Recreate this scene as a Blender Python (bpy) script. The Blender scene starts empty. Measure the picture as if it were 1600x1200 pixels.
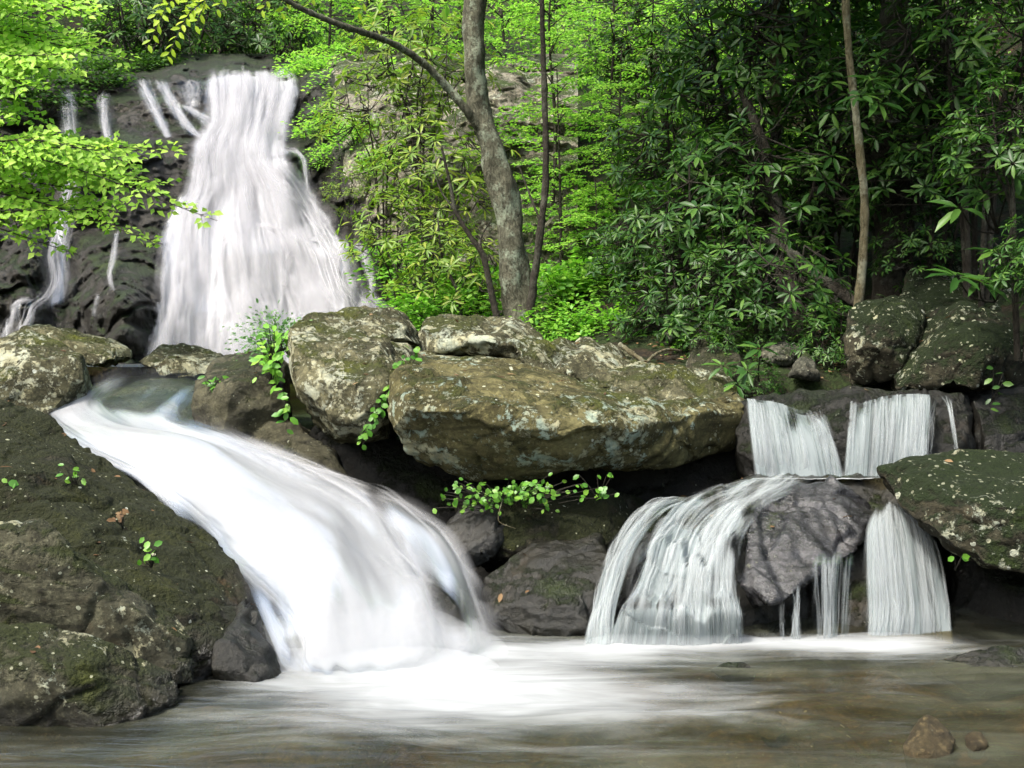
import bpy, bmesh, math, random
import numpy as np
from mathutils import Vector
R = math.radians
C = bpy.context.scene.collection
scene = bpy.context.scene

# ------------------------------------------------------------------ camera, sky, sun, exposure
F, H, PITCH = 1900.0, 1.7, math.atan(60 / 1900.0)
cam_d = bpy.data.cameras.new('camera'); cam = bpy.data.objects.new('camera', cam_d); C.objects.link(cam)
cam_d.sensor_width = 36.0; cam_d.lens = 36.0 * F / 1600.0; cam_d.clip_end = 500.0; cam_d.clip_start = 0.05
cam.location = (0, 0, H); cam.rotation_euler = (math.pi / 2 - PITCH, 0, 0)
scene.camera = cam

SUN_EL, SUN_AZ = 56.0, -132.0          # azimuth clockwise from +Y: the sun stands to the left
w = bpy.data.worlds.new('World'); scene.world = w; w.use_nodes = True
nt = w.node_tree; nt.nodes.clear()
wo = nt.nodes.new('ShaderNodeOutputWorld'); bg = nt.nodes.new('ShaderNodeBackground'); sky = nt.nodes.new('ShaderNodeTexSky')
sky.sky_type = 'NISHITA'; sky.sun_disc = False; sky.sun_elevation = R(SUN_EL); sky.sun_rotation = R(SUN_AZ)
sky.air_density = 1.0; sky.dust_density = 4.0; sky.ozone_density = 0.6
bg.inputs['Strength'].default_value = 0.15
tn = nt.nodes.new('ShaderNodeMix'); tn.data_type = 'RGBA'; tn.blend_type = 'MULTIPLY'; tn.inputs[0].default_value = 1.0; tn.inputs[7].default_value = (1.0, 1.0, .92, 1)
nt.links.new(sky.outputs[0], tn.inputs[6]); nt.links.new(tn.outputs[2], bg.inputs[0]); nt.links.new(bg.outputs[0], wo.inputs[0])
sd = bpy.data.lights.new('sun', 'SUN'); sun = bpy.data.objects.new('sun', sd); C.objects.link(sun)
sd.energy = 2.0; sd.angle = R(8.0); sd.color = (1.0, 0.965, 0.91)
sdir = Vector((math.sin(R(SUN_AZ)) * math.cos(R(SUN_EL)), math.cos(R(SUN_AZ)) * math.cos(R(SUN_EL)), math.sin(R(SUN_EL))))
sun.rotation_euler = sdir.to_track_quat('Z', 'Y').to_euler()
scene.view_settings.view_transform = 'Standard'; scene.view_settings.look = 'None'
scene.view_settings.exposure = 1.68; scene.view_settings.gamma = 1.0
scene.view_settings.use_curve_mapping = False
scene.cycles.max_bounces = 7; scene.cycles.diffuse_bounces = 3; scene.cycles.glossy_bounces = 2
scene.cycles.transmission_bounces = 4; scene.cycles.transparent_max_bounces = 110; scene.cycles.caustics_reflective = False
scene.cycles.caustics_refractive = False; scene.cycles.volume_bounces = 1
scene.cycles.use_denoising = True

# ------------------------------------------------------------------ helpers
CP, SP = math.cos(PITCH), math.sin(PITCH)
def ats(px, py, Y):
    px, py, Y = np.broadcast_arrays(np.asarray(px, float), np.asarray(py, float), np.asarray(Y, float))
    cx = (px - 800) / F; u = (600 - py) / F
    t = Y / (CP + SP * u)
    return np.stack([cx * t, Y, H + (-SP + CP * u) * t], -1)
def at(px, py, Y): return Vector(ats(px, py, Y).tolist())
def proj(P):
    x, y, z = P[..., 0], P[..., 1], P[..., 2] - H
    d = y * CP - z * SP; u = y * SP + z * CP
    return 800 + F * x / d, 600 - F * u / d

def _hash(x, y, z, s):
    with np.errstate(over='ignore'):
        n = x * np.uint32(374761393) + y * np.uint32(668265263) + z * np.uint32(2246822519) + np.uint32(s * 974711 + 12345)
        n = (n ^ (n >> np.uint32(13))) * np.uint32(1274126177)
        n = (n ^ (n >> np.uint32(15))) * np.uint32(2246822519)
    return (n >> np.uint32(8)).astype(np.float64) / 16777216.0
def vnoise(P, s=0):
    P = np.asarray(P, float); I = np.floor(P); f = P - I; f = f * f * f * (f * (f * 6 - 15) + 10)
    I = I.astype(np.int64)
    X0, Y0, Z0 = [(I[..., k] & 0xffffffff).astype(np.uint32) for k in range(3)]
    X1, Y1, Z1 = [((I[..., k] + 1) & 0xffffffff).astype(np.uint32) for k in range(3)]
    a, b, c = f[..., 0], f[..., 1], f[..., 2]
    def m(p, q, t): return p + (q - p) * t
    v = m(m(m(_hash(X0, Y0, Z0, s), _hash(X1, Y0, Z0, s), a), m(_hash(X0, Y1, Z0, s), _hash(X1, Y1, Z0, s), a), b),
          m(m(_hash(X0, Y0, Z1, s), _hash(X1, Y0, Z1, s), a), m(_hash(X0, Y1, Z1, s), _hash(X1, Y1, Z1, s), a), b), c)
    return v * 2 - 1
def fbm(P, octv=4, s=0, gain=0.5, lac=2.03):
    P = np.asarray(P, float); o = np.zeros(P.shape[:-1]); a = 1.0
    for k in range(octv):
        o += a * vnoise(P, s + k * 17); P = P * lac + 11.3; a *= gain
    return o
def ridged(P, octv=4, s=0):
    P = np.asarray(P, float); o = np.zeros(P.shape[:-1]); a = 1.0
    for k in range(octv):
        o += a * (1 - 2 * np.abs(vnoise(P, s + k * 17))); P = P * 2.1 + 7.7; a *= 0.5
    return o
def worley(P, s=0):
    P = np.asarray(P, float); I = np.floor(P).astype(np.int64); f1 = np.full(P.shape[:-1], 9.0); f2 = f1.copy(); cid = np.zeros(P.shape[:-1])
    for dx in (-1, 0, 1):
        for dy in (-1, 0, 1):
            for dz in (-1, 0, 1):
                J = I + np.array([dx, dy, dz]); X, Y, Z = [(J[..., k] & 0xffffffff).astype(np.uint32) for k in range(3)]
                q = J + np.stack([_hash(X, Y, Z, s + k) for k in range(3)], -1); d = np.sqrt(((q - P) ** 2).sum(-1)); c = _hash(X, Y, Z, s + 7)
                n1 = d < f1; f2 = np.where(n1, f1, np.minimum(f2, d)); cid = np.where(n1, c, cid); f1 = np.where(n1, d, f1)
    return f1, f2, cid
def sstep(a, b, x): t = np.clip((np.asarray(x, float) - a) / (b - a), 0, 1); return t * t * (3 - 2 * t)
def xyz(x, y, z): return np.stack(np.broadcast_arrays(np.asarray(x, float), np.asarray(y, float), np.asarray(z, float)), -1)

def tag(o, label=None, cat=None, group=None, kind=None):
    if label: o['label'] = label
    if cat: o['category'] = cat
    if group: o['group'] = group
    if kind: o['kind'] = kind
    return o
def empty(name, loc, label, cat, group=None, rz=0.0, sc=1.0):
    o = bpy.data.objects.new(name, None); C.objects.link(o); o.location = loc; o.rotation_euler = (0, 0, rz); o.scale = (sc, sc, sc)
    o.empty_display_size = 0.1
    return tag(o, label, cat, group)
def npmesh(name, V, quads=None, tris=None, smooth=True):
    me = bpy.data.meshes.new(name); V = np.asarray(V, np.float32).reshape(-1, 3)
    me.vertices.add(len(V)); me.vertices.foreach_set('co', V.ravel())
    parts, starts, n = [], [], 0
    for A, k in ((quads, 4), (tris, 3)):
        if A is None or len(A) == 0: continue
        A = np.asarray(A, np.int32).reshape(-1, k); parts.append(A.ravel()); starts.append(n + np.arange(len(A), dtype=np.int32) * k); n += A.size
    L = np.concatenate(parts); S = np.concatenate(starts)
    me.loops.add(len(L)); me.loops.foreach_set('vertex_index', L)
    me.polygons.add(len(S)); me.polygons.foreach_set('loop_start', S)
    me.update(calc_edges=True)
    if smooth: me.polygons.foreach_set('use_smooth', np.ones(len(S), bool))
    me.validate()
    return me
def link(name, me, mat, parent=None, loc=None):
    o = bpy.data.objects.new(name, me); C.objects.link(o)
    if mat and not me.materials: me.materials.append(mat)
    if parent: o.parent = parent
    if loc is not None: o.location = loc
    return o
def gridfaces(nu, nv):
    i = np.arange(nu - 1)[:, None] * nv + np.arange(nv - 1)[None, :]
    return np.stack([i, i + nv, i + nv + 1, i + 1], -1).reshape(-1, 4)
def fattr(me, name, vals):
    a = me.attributes.new(name, 'FLOAT', 'POINT'); a.data.foreach_set('value', np.asarray(vals, np.float32).ravel())
def vattr(me, name, vals):
    a = me.attributes.new(name, 'FLOAT_VECTOR', 'POINT'); a.data.foreach_set('vector', np.asarray(vals, np.float32).ravel())

def catmull(P, n):
    P = np.asarray(P, float); m = len(P)
    Q = np.vstack([2 * P[0] - P[1], P, 2 * P[-1] - P[-2]])
    t = np.linspace(0, m - 1 - 1e-9, n); i = t.astype(int); f = (t - i)[:, None]
    a, b, c, d = Q[i], Q[i + 1], Q[i + 2], Q[i + 3]
    return 0.5 * (2 * b + (c - a) * f + (2 * a - 5 * b + 4 * c - d) * f ** 2 + (3 * b - a - 3 * c + d) * f ** 3)

class Tubes:
    """collects tapered tubes into one mesh"""
    def __init__(s): s.V, s.Q, s.n = [], [], 0
    def add(s, pts, r0, r1, seg=8, rough=0.0, n=None, seed=0, flare=0.0):
        pts = np.asarray(pts, float)
        if n: pts = catmull(pts, n)
        m = len(pts); T = np.gradient(pts, axis=0); T /= np.linalg.norm(T, axis=1)[:, None] + 1e-9
        up = np.where(np.abs(T[:, 2:3]) > 0.9, np.array([[1., 0, 0]]), np.array([[0., 0, 1]]))
        A = np.cross(T, up); A /= np.linalg.norm(A, axis=1)[:, None] + 1e-9; B = np.cross(T, A)
        th = np.linspace(0, 2 * np.pi, seg, endpoint=False); f = np.linspace(0, 1, m)
        r = (r0 + (r1 - r0) * f) + flare * np.exp(-f * 14)
        rr = np.repeat(r[:, None], seg, 1)
        ring = A[:, None] * np.cos(th)[None, :, None] + B[:, None] * np.sin(th)[None, :, None]
        V = pts[:, None] + ring * rr[..., None]
        if rough:
            V = V + ring * (rr * rough * fbm(V / max(r0, .02) * np.array([.9, .9, .35]), 4, seed))[..., None]
        i = s.n + np.arange(m - 1)[:, None] * seg; j = np.arange(seg)[None]; k = (j + 1) % seg
        s.Q.append(np.stack([i + j, i + k, i + seg + k, i + seg + j], -1).reshape(-1, 4))
        s.V.append(V.reshape(-1, 3)); s.n += m * seg
    def mesh(s, name, origin=(0, 0, 0)): return npmesh(name, np.vstack(s.V) - np.asarray(origin), np.vstack(s.Q))

# leaf templates: (t along, s across, lift)
ELL = np.array([[0, 0, 0], [.28, -.40, .05], [.30, 0, -.0], [.28, .40, .05], [.68, -.44, .05], [.70, 0, -.0], [.68, .44, .05], [1, 0, -.02]])
ELL_Q = [[2, 3, 6, 5], [1, 2, 5, 4]]; ELL_T = [[0, 3, 2], [0, 2, 1], [5, 6, 7], [4, 5, 7]]
DIA = np.array([[0, 0, 0], [.45, -.5, .10], [1, 0, -.05], [.45, .5, .10]]); DIA_T = [[0, 3, 2], [0, 2, 1]]
def leaves(P, A, N, L, W, big=True, droop=0.15):
    """P base points, A axes, N normals -> (V, quads, tris)"""
    T = ELL if big else DIA
    A = A / (np.linalg.norm(A, axis=1)[:, None] + 1e-9)
    S = np.cross(N, A); S /= np.linalg.norm(S, axis=1)[:, None] + 1e-9; N = np.cross(A, S)
    L = np.broadcast_to(L, len(P))[:, None, None]; W = np.broadcast_to(W, len(P))[:, None, None]
    t = T[None, :, 0:1]; s_ = T[None, :, 1:2]; h = T[None, :, 2:3]
    V = P[:, None] + A[:, None] * (t * L) + S[:, None] * (s_ * W) + N[:, None] * (h * L - droop * L * t * t)
    k = len(T); b = (np.arange(len(P)) * k)[:, None, None]
    q = (b + np.array(ELL_Q)[None]).reshape(-1, 4) if big else None
    tr = (b + np.array(ELL_T if big else DIA_T)[None]).reshape(-1, 3)
    return V.reshape(-1, 3), q, tr

# ------------------------------------------------------------------ materials
def new_mat(name):
    m = bpy.data.materials.new(name); m.use_nodes = True; m.node_tree.nodes.clear(); return m
class NB:
    def __init__(s, m): s.t = m.node_tree
    def n(s, typ, **kw):
        nd = s.t.nodes.new('ShaderNode' + typ)
        for k, v in kw.items():
            if isinstance(k, str) and k.startswith('_'): setattr(nd, k[1:], v)
        return nd
    def l(s, a, b): s.t.links.new(a, b)
    def put(s, sock, v):
        if isinstance(v, bpy.types.NodeSocket): s.l(v, sock)
        else: sock.default_value = v
    def noise(s, vec, scale, detail=4, rough=.55, dist=0.0, w=None):
        nd = s.n('TexNoise'); s.put(nd.inputs['Vector'], vec); nd.inputs['Scale'].default_value = scale
        nd.inputs['Detail'].default_value = detail; nd.inputs['Roughness'].default_value = rough; nd.inputs['Distortion'].default_value = dist
        return nd.outputs[0]
    def math(s, op, a, b=None, c=None, clamp=False):
        nd = s.n('Math'); nd.operation = op; nd.use_clamp = clamp; s.put(nd.inputs[0], a)
        if b is not None: s.put(nd.inputs[1], b)
        if c is not None: s.put(nd.inputs[2], c)
        return nd.outputs[0]
    def step(s, x, a, b, lo=0.0, hi=1.0):
        nd = s.n('MapRange'); nd.interpolation_type = 'SMOOTHSTEP'; s.put(nd.inputs[0], x)
        s.put(nd.inputs[1], a); s.put(nd.inputs[2], b); nd.inputs[3].default_value = lo; nd.inputs[4].default_value = hi
        return nd.outputs[0]
    def mix(s, f, a, b, blend='MIX'):
        nd = s.n('Mix'); nd.data_type = 'RGBA'; nd.blend_type = blend; s.put(nd.inputs[0], f)
        for k, v in ((6, a), (7, b)):
            s.put(nd.inputs[k], v if isinstance(v, bpy.types.NodeSocket) else tuple(v) + (1,))
        return nd.outputs[2]
    def bump(s, h, strength, dist, normal=None):
        nd = s.n('Bump'); nd.inputs['Strength'].default_value = strength; nd.inputs['Distance'].default_value = dist; s.put(nd.inputs['Height'], h)
        if normal: s.l(normal, nd.inputs['Normal'])
        return nd.outputs[0]
    def out(s, sh, vol=None):
        o = s.n('OutputMaterial')
        if sh: s.l(sh, o.inputs[0])
        if vol: s.l(vol, o.inputs[1])

def rock_mat(name, c1, c2, moss=0.3, lichen=0.3, wet=0.0, mosscol=(.035, .05, .012), lichcol=(.42, .46, .36), spots=0.4, waterline=None, strata=None, rust=0.10):
    m = new_mat(name); b = NB(m)
    geo = b.n('NewGeometry'); P = geo.outputs['Position']; sep = b.n('SeparateXYZ'); b.l(geo.outputs['Normal'], sep.inputs[0]); nz = sep.outputs[2]
    n1 = b.noise(P, 1.7, 8, .62, .4); n2 = b.noise(P, 8, 12, .72); n3 = b.noise(P, 26, 12, .78); n4 = b.noise(P, 4.2, 6, .6, .8)
    col = b.mix(b.step(n1, .35, .65), c1, c2)
    col = b.mix(b.step(n2, .42, .70), col, tuple(.45 * x for x in c1))
    col = b.mix(b.math('MULTIPLY', b.step(n4, .56, .70), rust), col, (.16, .085, .03))
    col = b.mix(b.math('MULTIPLY', b.step(n3, .50, .66), .6), col, tuple(min(1, 1.8 * x) for x in c2))
    col = b.mix(b.math('MULTIPLY', b.step(n3, .48, .34), .6), col, tuple(.4 * x for x in c1))
    if strata:
        mp = b.n('Mapping'); b.l(P, mp.inputs[0]); mp.inputs['Rotation'].default_value = strata; mp.inputs['Scale'].default_value = (1, 1, 9)
        ns = b.noise(mp.outputs[0], 1.6, 6, .6, .3)
        col = b.mix(b.math('MULTIPLY', b.step(ns, .50, .64), .55), col, tuple(.35 * x for x in c1))
    # moss
    mn = b.noise(P, 2.3, 8, .68, .3); mf = b.math('ADD', b.math('MULTIPLY', nz, .22), mn)
    mfine = b.noise(P, 30, 4, .6)
    mf = b.math('ADD', mf, b.math('MULTIPLY', mfine, .18))
    th = .98 - moss * .62
    mossf = b.step(mf, th - .05, th + .09)
    mc = b.mix(b.noise(P, 14, 4), mosscol, tuple(2.2 * x for x in mosscol))
    mc = b.mix(b.step(mn, .55, .75), mc, (mosscol[0] * 3.2, mosscol[1] * 3.0, mosscol[2] * 1.6))
    col = b.mix(mossf, col, mc)
    # lichen crusts and small pale spots
    lb = b.noise(P, 1.9, 4, .6, .5); lf = b.noise(P, 11, 12, .78, .2)
    lx = b.math('ADD', b.math('MULTIPLY', lb, .65), b.math('MULTIPLY', lf, 1.25))
    lt = 1.24 - lichen * .44; cr = b.n('Attribute'); cr.attribute_name = 'crust'; lx = b.math('ADD', lx, b.math('MULTIPLY', cr.outputs['Fac'], .13))
    lichf = b.step(lx, lt - .01, lt + .03)
    lc = b.mix(b.step(b.noise(P, 7, 6), .4, .6), lichcol, (.44, .42, .26)); lc = b.mix(b.math('MULTIPLY', b.step(n3, .45, .62), .6), lc, tuple(.45 * x for x in lichcol))
    col = b.mix(b.math('MULTIPLY', lichf, .9), col, lc)
    vo = b.n('TexVoronoi'); b.l(P, vo.inputs['Vector']); vo.inputs['Scale'].default_value = 11; vo.inputs['Randomness'].default_value = 1
    sepc = b.n('SeparateColor'); b.l(vo.outputs['Color'], sepc.inputs[0])
    rad = b.math('MULTIPLY', b.math('POWER', sepc.outputs[0], 4.0), .34 * spots + .001)
    dd = b.math('ADD', vo.outputs['Distance'], b.math('MULTIPLY', b.math('SUBTRACT', n3, .5), .22))
    sp = b.math('LESS_THAN', dd, rad)
    col = b.mix(b.math('MULTIPLY', sp, .85), col, b.mix(sepc.outputs[1], (.50, .50, .30), (.55, .58, .50)))
    vo2 = b.n('TexVoronoi'); b.l(P, vo2.inputs['Vector']); vo2.inputs['Scale'].default_value = 26
    s2c = b.n('SeparateColor'); b.l(vo2.outputs['Color'], s2c.inputs[0])
    sp_ = b.math('LESS_THAN', b.math('ADD', vo2.outputs['Distance'], b.math('MULTIPLY', b.math('SUBTRACT', n3, .5), .3)), b.math('MULTIPLY', b.math('POWER', s2c.outputs[0], 3.0), .42 * spots + .001))
    col = b.mix(b.math('MULTIPLY', sp_, .75), col, (.36, .37, .26))
    # wetness: everywhere by amount, plus a soaked band just above the pool
    wv = wet
    if waterline is not None:
        sp2 = b.n('SeparateXYZ'); b.l(P, sp2.inputs[0])
        zz = b.math('ADD', sp2.outputs[2], b.math('MULTIPLY', b.math('SUBTRACT', n1, .5), -.5))
        wv = b.math('MAXIMUM', b.step(zz, waterline, waterline + .22, 1, 0), wet)
    hsv = b.n('HueSaturation'); b.l(col, hsv.inputs['Color']); b.put(hsv.inputs['Value'], b.math('SUBTRACT', 1.0, b.math('MULTIPLY', wv, .70)))
    pr = b.n('BsdfPrincipled'); b.l(hsv.outputs[0], pr.inputs['Base Color'])
    ro = b.math('SUBTRACT', .82, b.math('MULTIPLY', wv, .74)); ro = b.math('ADD', ro, b.math('MULTIPLY', n2, .12))
    b.l(ro, pr.inputs['Roughness']); b.put(pr.inputs['Specular IOR Level'], b.math('ADD', .25, b.math('MULTIPLY', wv, .2)))
    hgt = b.math('ADD', b.math('ADD', b.math('MULTIPLY', n2, .8), b.math('MULTIPLY', n3, .35)), b.math('MULTIPLY', mossf, b.math('MULTIPLY', mfine, 1.4)))
    hgt = b.math('ADD', hgt, b.math('MULTIPLY', lichf, .12))
    b.l(b.bump(hgt, 1.0 - .62 * max(0, wet - .3), .07 - .035 * wet), pr.inputs['Normal'])
    b.out(pr.outputs[0]); return m

def leaf_mat(name, c1, c2, c3, rough=.45, spec=.4, trans=.4, tcol=(1.1, 1.3, .7)):
    m = new_mat(name); b = NB(m); geo = b.n('NewGeometry'); rnd = geo.outputs['Random Per Island']
    col = b.mix(b.step(rnd, 0, .6), c1, c2); col = b.mix(b.step(rnd, .6, 1.0), col, c3)
    big = b.noise(geo.outputs['Position'], .9, 2)
    hs = b.n('HueSaturation'); b.l(col, hs.inputs['Color']); b.put(hs.inputs['Value'], b.math('ADD', .72, b.math('MULTIPLY', big, .56)))
    pr = b.n('BsdfPrincipled'); b.l(hs.outputs[0], pr.inputs['Base Color']); pr.inputs['Roughness'].default_value = rough; pr.inputs['Specular IOR Level'].default_value = spec
    tr = b.n('BsdfTranslucent'); tc = b.mix(1.0, hs.outputs[0], tcol or (1.25, 1.25, .55), 'MULTIPLY'); b.l(tc, tr.inputs[0])
    mx = b.n('MixShader'); mx.inputs[0].default_value = trans; b.l(pr.outputs[0], mx.inputs[1]); b.l(tr.outputs[0], mx.inputs[2])
    b.out(mx.outputs[0]); return m

def bark_mat(name, c1, c2, lich=(.33, .36, .28), amt=.4):
    m = new_mat(name); b = NB(m); geo = b.n('NewGeometry'); P = geo.outputs['Position']
    mp = b.n('Mapping'); b.l(P, mp.inputs[0]); mp.inputs['Scale'].default_value = (1, 1, .45)
    n1 = b.noise(mp.outputs[0], 26, 9, .78, .8); n2 = b.noise(P, 4, 6, .65); n3 = b.noise(P, 45, 4)
    col = b.mix(b.step(n1, .35, .65), c1, c2)
    col = b.mix(b.math('MULTIPLY', b.step(b.math('ADD', n2, b.math('MULTIPLY', n3, .3)), .64, .80), amt), col, lich)
    pr = b.n('BsdfPrincipled'); b.l(col, pr.inputs['Base Color']); pr.inputs['Roughness'].default_value = .85; pr.inputs['Specular IOR Level'].default_value = .2
    b.l(b.bump(b.math('ADD', n1, n2), 1.0, .06), pr.inputs['Normal']); b.out(pr.outputs[0]); return m

def flow_mat(name, thin=(.50, .56, .58), white=(.86, .88, .92), su=26, sv=.8, sharp=.30, glossy=.25, bmp=.35):
    """silky running water: veils whose thickness follows streaks along the flow ('uvw' = metres across, along) and 'thickness'"""
    m = new_mat(name); b = NB(m)
    uv = b.n('Attribute'); uv.attribute_name = 'uvw'; de = b.n('Attribute'); de.attribute_name = 'thickness'
    D = de.outputs['Fac']
    def streak(u, v, det, off):
        mp = b.n('Mapping'); b.l(uv.outputs['Vector'], mp.inputs[0]); mp.inputs['Scale'].default_value = (u, v, 1); mp.inputs['Location'].default_value = (off, off * .7, off)
        return b.noise(mp.outputs[0], 1.0, det, .55, .15)
    s1 = streak(su * .28, sv, 3, 3.1); s2 = streak(su, sv * .8, 4, 7.7); s3 = streak(su * 2.6, sv * 1.2, 2, 1.3)
    s = b.math('ADD', b.math('ADD', b.math('MULTIPLY', s1, .5), b.math('MULTIPLY', s2, .36)), b.math('MULTIPLY', s3, .14))
    # noise sits round .5; spread to 0..1
    s = b.step(s, .28, .72)
    th = b.math('SUBTRACT', 1.0, D)
    lo = b.math('SUBTRACT', b.math('MULTIPLY', th, 1.0 + 2 * sharp), 2 * sharp); hi = b.math('ADD', lo, 2 * sharp)
    a = b.step(s, lo, hi)
    a = b.math('MULTIPLY', a, b.step(D, 0.0, .25))
    wh = b.mix(b.math('MULTIPLY', a, b.math('ADD', .35, b.math('MULTIPLY', D, .65))), thin, white)
    df = b.n('BsdfDiffuse'); b.l(wh, df.inputs[0]); tl = b.n('BsdfTranslucent'); b.l(wh, tl.inputs[0])
    hb = b.bump(s, bmp, .03); b.l(hb, df.inputs['Normal'])
    m1 = b.n('MixShader'); m1.inputs[0].default_value = .35; b.l(df.outputs[0], m1.inputs[1]); b.l(tl.outputs[0], m1.inputs[2])
    gl = b.n('BsdfGlossy'); gl.inputs['Roughness'].default_value = .3; gl.inputs[0].default_value = (.9, .95, 1, 1); b.l(hb, gl.inputs['Normal'])
    fr = b.n('Fresnel'); fr.inputs[0].default_value = 1.33
    tp = b.n('BsdfTransparent')
    m2 = b.n('MixShader'); b.l(b.math('MULTIPLY', a, .97), m2.inputs[0]); b.l(tp.outputs[0], m2.inputs[1]); b.l(m1.outputs[0], m2.inputs[2])
    m3 = b.n('MixShader'); b.l(b.math('MULTIPLY', b.math('MULTIPLY', fr.outputs[0], glossy), b.step(D, 0.02, .3)), m3.inputs[0]); b.l(m2.outputs[0], m3.inputs[1]); b.l(gl.outputs[0], m3.inputs[2])
    b.out(m3.outputs[0]); return m

def veil_mat(name, white):
    """thin threads of water: opacity is the thread's own thickness"""
    m = new_mat(name); b = NB(m); de = b.n('Attribute'); de.attribute_name = 'thickness'
    df = b.n('BsdfDiffuse'); df.inputs[0].default_value = white + (1,); tl = b.n('BsdfTranslucent'); tl.inputs[0].default_value = white + (1,)
    m1 = b.n('MixShader'); m1.inputs[0].default_value = .35; b.l(df.outputs[0], m1.inputs[1]); b.l(tl.outputs[0], m1.inputs[2])
    tp = b.n('BsdfTransparent'); m2 = b.n('MixShader'); b.l(de.outputs['Fac'], m2.inputs[0]); b.l(tp.outputs[0], m2.inputs[1]); b.l(m1.outputs[0], m2.inputs[2])
    b.out(m2.outputs[0]); return m
def pool_mat(name):
    m = new_mat(name); b = NB(m)
    fo = b.n('Attribute'); fo.attribute_name = 'foam'; uv = b.n('Attribute'); uv.attribute_name = 'uvw'
    geo = b.n('NewGeometry'); P = geo.outputs['Position']
    def streak(u, v, det, off, dist=.4):
        mp = b.n('Mapping'); b.l(uv.outputs['Vector'], mp.inputs[0]); mp.inputs['Scale'].default_value = (u, v, 1); mp.inputs['Location'].default_value = (off, off, 0)
        return b.noise(mp.outputs[0], 1.0, det, .6, dist)
    s1 = streak(.8, 3.2, 4, 2.0, .8); s2 = streak(2.2, 11, 4, 5.0, .6); s3 = streak(1.0, 1.6, 3, 9.0, .5)
    s = b.math('ADD', b.math('ADD', b.math('MULTIPLY', s1, .4), b.math('MULTIPLY', s2, .3)), b.math('MULTIPLY', s3, .3))
    s = b.step(s, .28, .72)
    f = fo.outputs['Fac']
    lo = b.math('SUBTRACT', b.math('MULTIPLY', b.math('SUBTRACT', 1.0, f), 3.2), 2.2); hi = b.math('ADD', lo, 2.2)
    a = b.step(s, lo, hi)
    # soft veil of drawn-out foam over clear brown water
    wcol = b.mix(b.step(s1, .35, .7), (.045, .050, .034), (.12, .125, .09))
    df = b.n('BsdfDiffuse'); b.l(wcol, df.inputs[0])
    tp = b.n('BsdfTransparent'); tp.inputs[0].default_value = (.70, .60, .36, 1)
    mA = b.n('MixShader'); b.put(mA.inputs[0], b.step(s3, .3, .7, .12, .5)); b.l(tp.outputs[0], mA.inputs[1]); b.l(df.outputs[0], mA.inputs[2])
    gl = b.n('BsdfGlossy'); gl.inputs['Roughness'].default_value = .22; b.l(b.bump(b.math('ADD', s2, s1), .5, .05), gl.inputs['Normal'])
    fr = b.n('Fresnel'); fr.inputs[0].default_value = 1.33
    mB = b.n('MixShader'); b.l(b.math('MULTIPLY', fr.outputs[0], .9), mB.inputs[0]); b.l(mA.outputs[0], mB.inputs[1]); b.l(gl.outputs[0], mB.inputs[2])
    wd = b.n('BsdfDiffuse'); wd.inputs[0].default_value = (.31, .325, .335, 1)
    mC = b.n('MixShader'); b.l(a, mC.inputs[0]); b.l(mB.outputs[0], mC.inputs[1]); b.l(wd.outputs[0], mC.inputs[2])
    b.out(mC.outputs[0]); return m

M = {}
M['olive'] = rock_mat('olive_rock', (.080, .072, .028), (.172, .155, .066), moss=.30, lichen=.49, spots=.7, lichcol=(.36, .45, .36), strata=(.3, .35, 0), mosscol=(.03, .035, .008))
M['pale'] = rock_mat('pale_rock', (.062, .058, .030), (.17, .16, .088), moss=.34, lichen=.56, spots=.8, lichcol=(.46, .48, .36), strata=(.2, .5, 0), mosscol=(.035, .04, .01))
M['ridge'] = rock_mat('ridge_rock', (.058, .055, .029), (.16, .152, .085), moss=.38, lichen=.54, spots=.7, lichcol=(.44, .48, .37), strata=(.1, .45, .2), mosscol=(.035, .04, .01))
M['mossy'] = rock_mat('mossy_rock', (.026, .024, .015), (.062, .056, .034), moss=.56, lichen=.20, spots=.5, mosscol=(.011, .013, .003), waterline=.10, rust=.5)
M['slab'] = rock_mat('slab_rock', (.038, .037, .022), (.13, .126, .08), moss=.50, lichen=.46, spots=.6, mosscol=(.016, .020, .005), waterline=.02, strata=(.1, .25, 0))
M['brown'] = rock_mat('brown_rock', (.046, .043, .024), (.10, .094, .054), moss=.32, lichen=.26, spots=.45, wet=.3, mosscol=(.02, .025, .006))
M['wet'] = rock_mat('wet_rock', (.016, .016, .011), (.040, .038, .028), moss=.28, lichen=.05, spots=.08, wet=.75, mosscol=(.012, .018, .005))
M['wetgrey'] = rock_mat('wet_grey_rock', (.030, .030, .026), (.085, .083, .074), moss=.12, lichen=.22, spots=.05, wet=.7)
M['cliff'] = rock_mat('cliff_rock', (.014, .013, .010), (.042, .038, .03), moss=.40, lichen=.15, spots=.1, wet=.45, mosscol=(.014, .024, .006), strata=(.1, .2, 0))
M['cliffpale'] = rock_mat('dry_cliff_rock', (.15, .135, .10), (.30, .28, .22), moss=.42, lichen=.46, spots=.3, mosscol=(.03, .045, .012), strata=(.15, .5, 0))
M['dark'] = rock_mat('dark_mossy_rock', (.022, .020, .012), (.055, .05, .03), moss=.56, lichen=.40, spots=.9, mosscol=(.008, .014, .003))
M['black'] = rock_mat('black_shade_rock', (.009, .009, .007), (.022, .021, .016), moss=.34, lichen=.08, spots=.2, wet=.6, mosscol=(.008, .013, .003))  # near-black base: shade of recess, ledge and bank is put into the colour
M['darkgrey'] = rock_mat('grey_rock', (.06, .06, .046), (.12, .12, .09), moss=.34, lichen=.34, spots=.4, mosscol=(.016, .025, .006))
M['slabwet'] = rock_mat('wet_slab_rock', (.028, .028, .028), (.15, .15, .158), moss=.10, lichen=.20, spots=.0, wet=1.0, strata=(.5, .3, .4))
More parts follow.
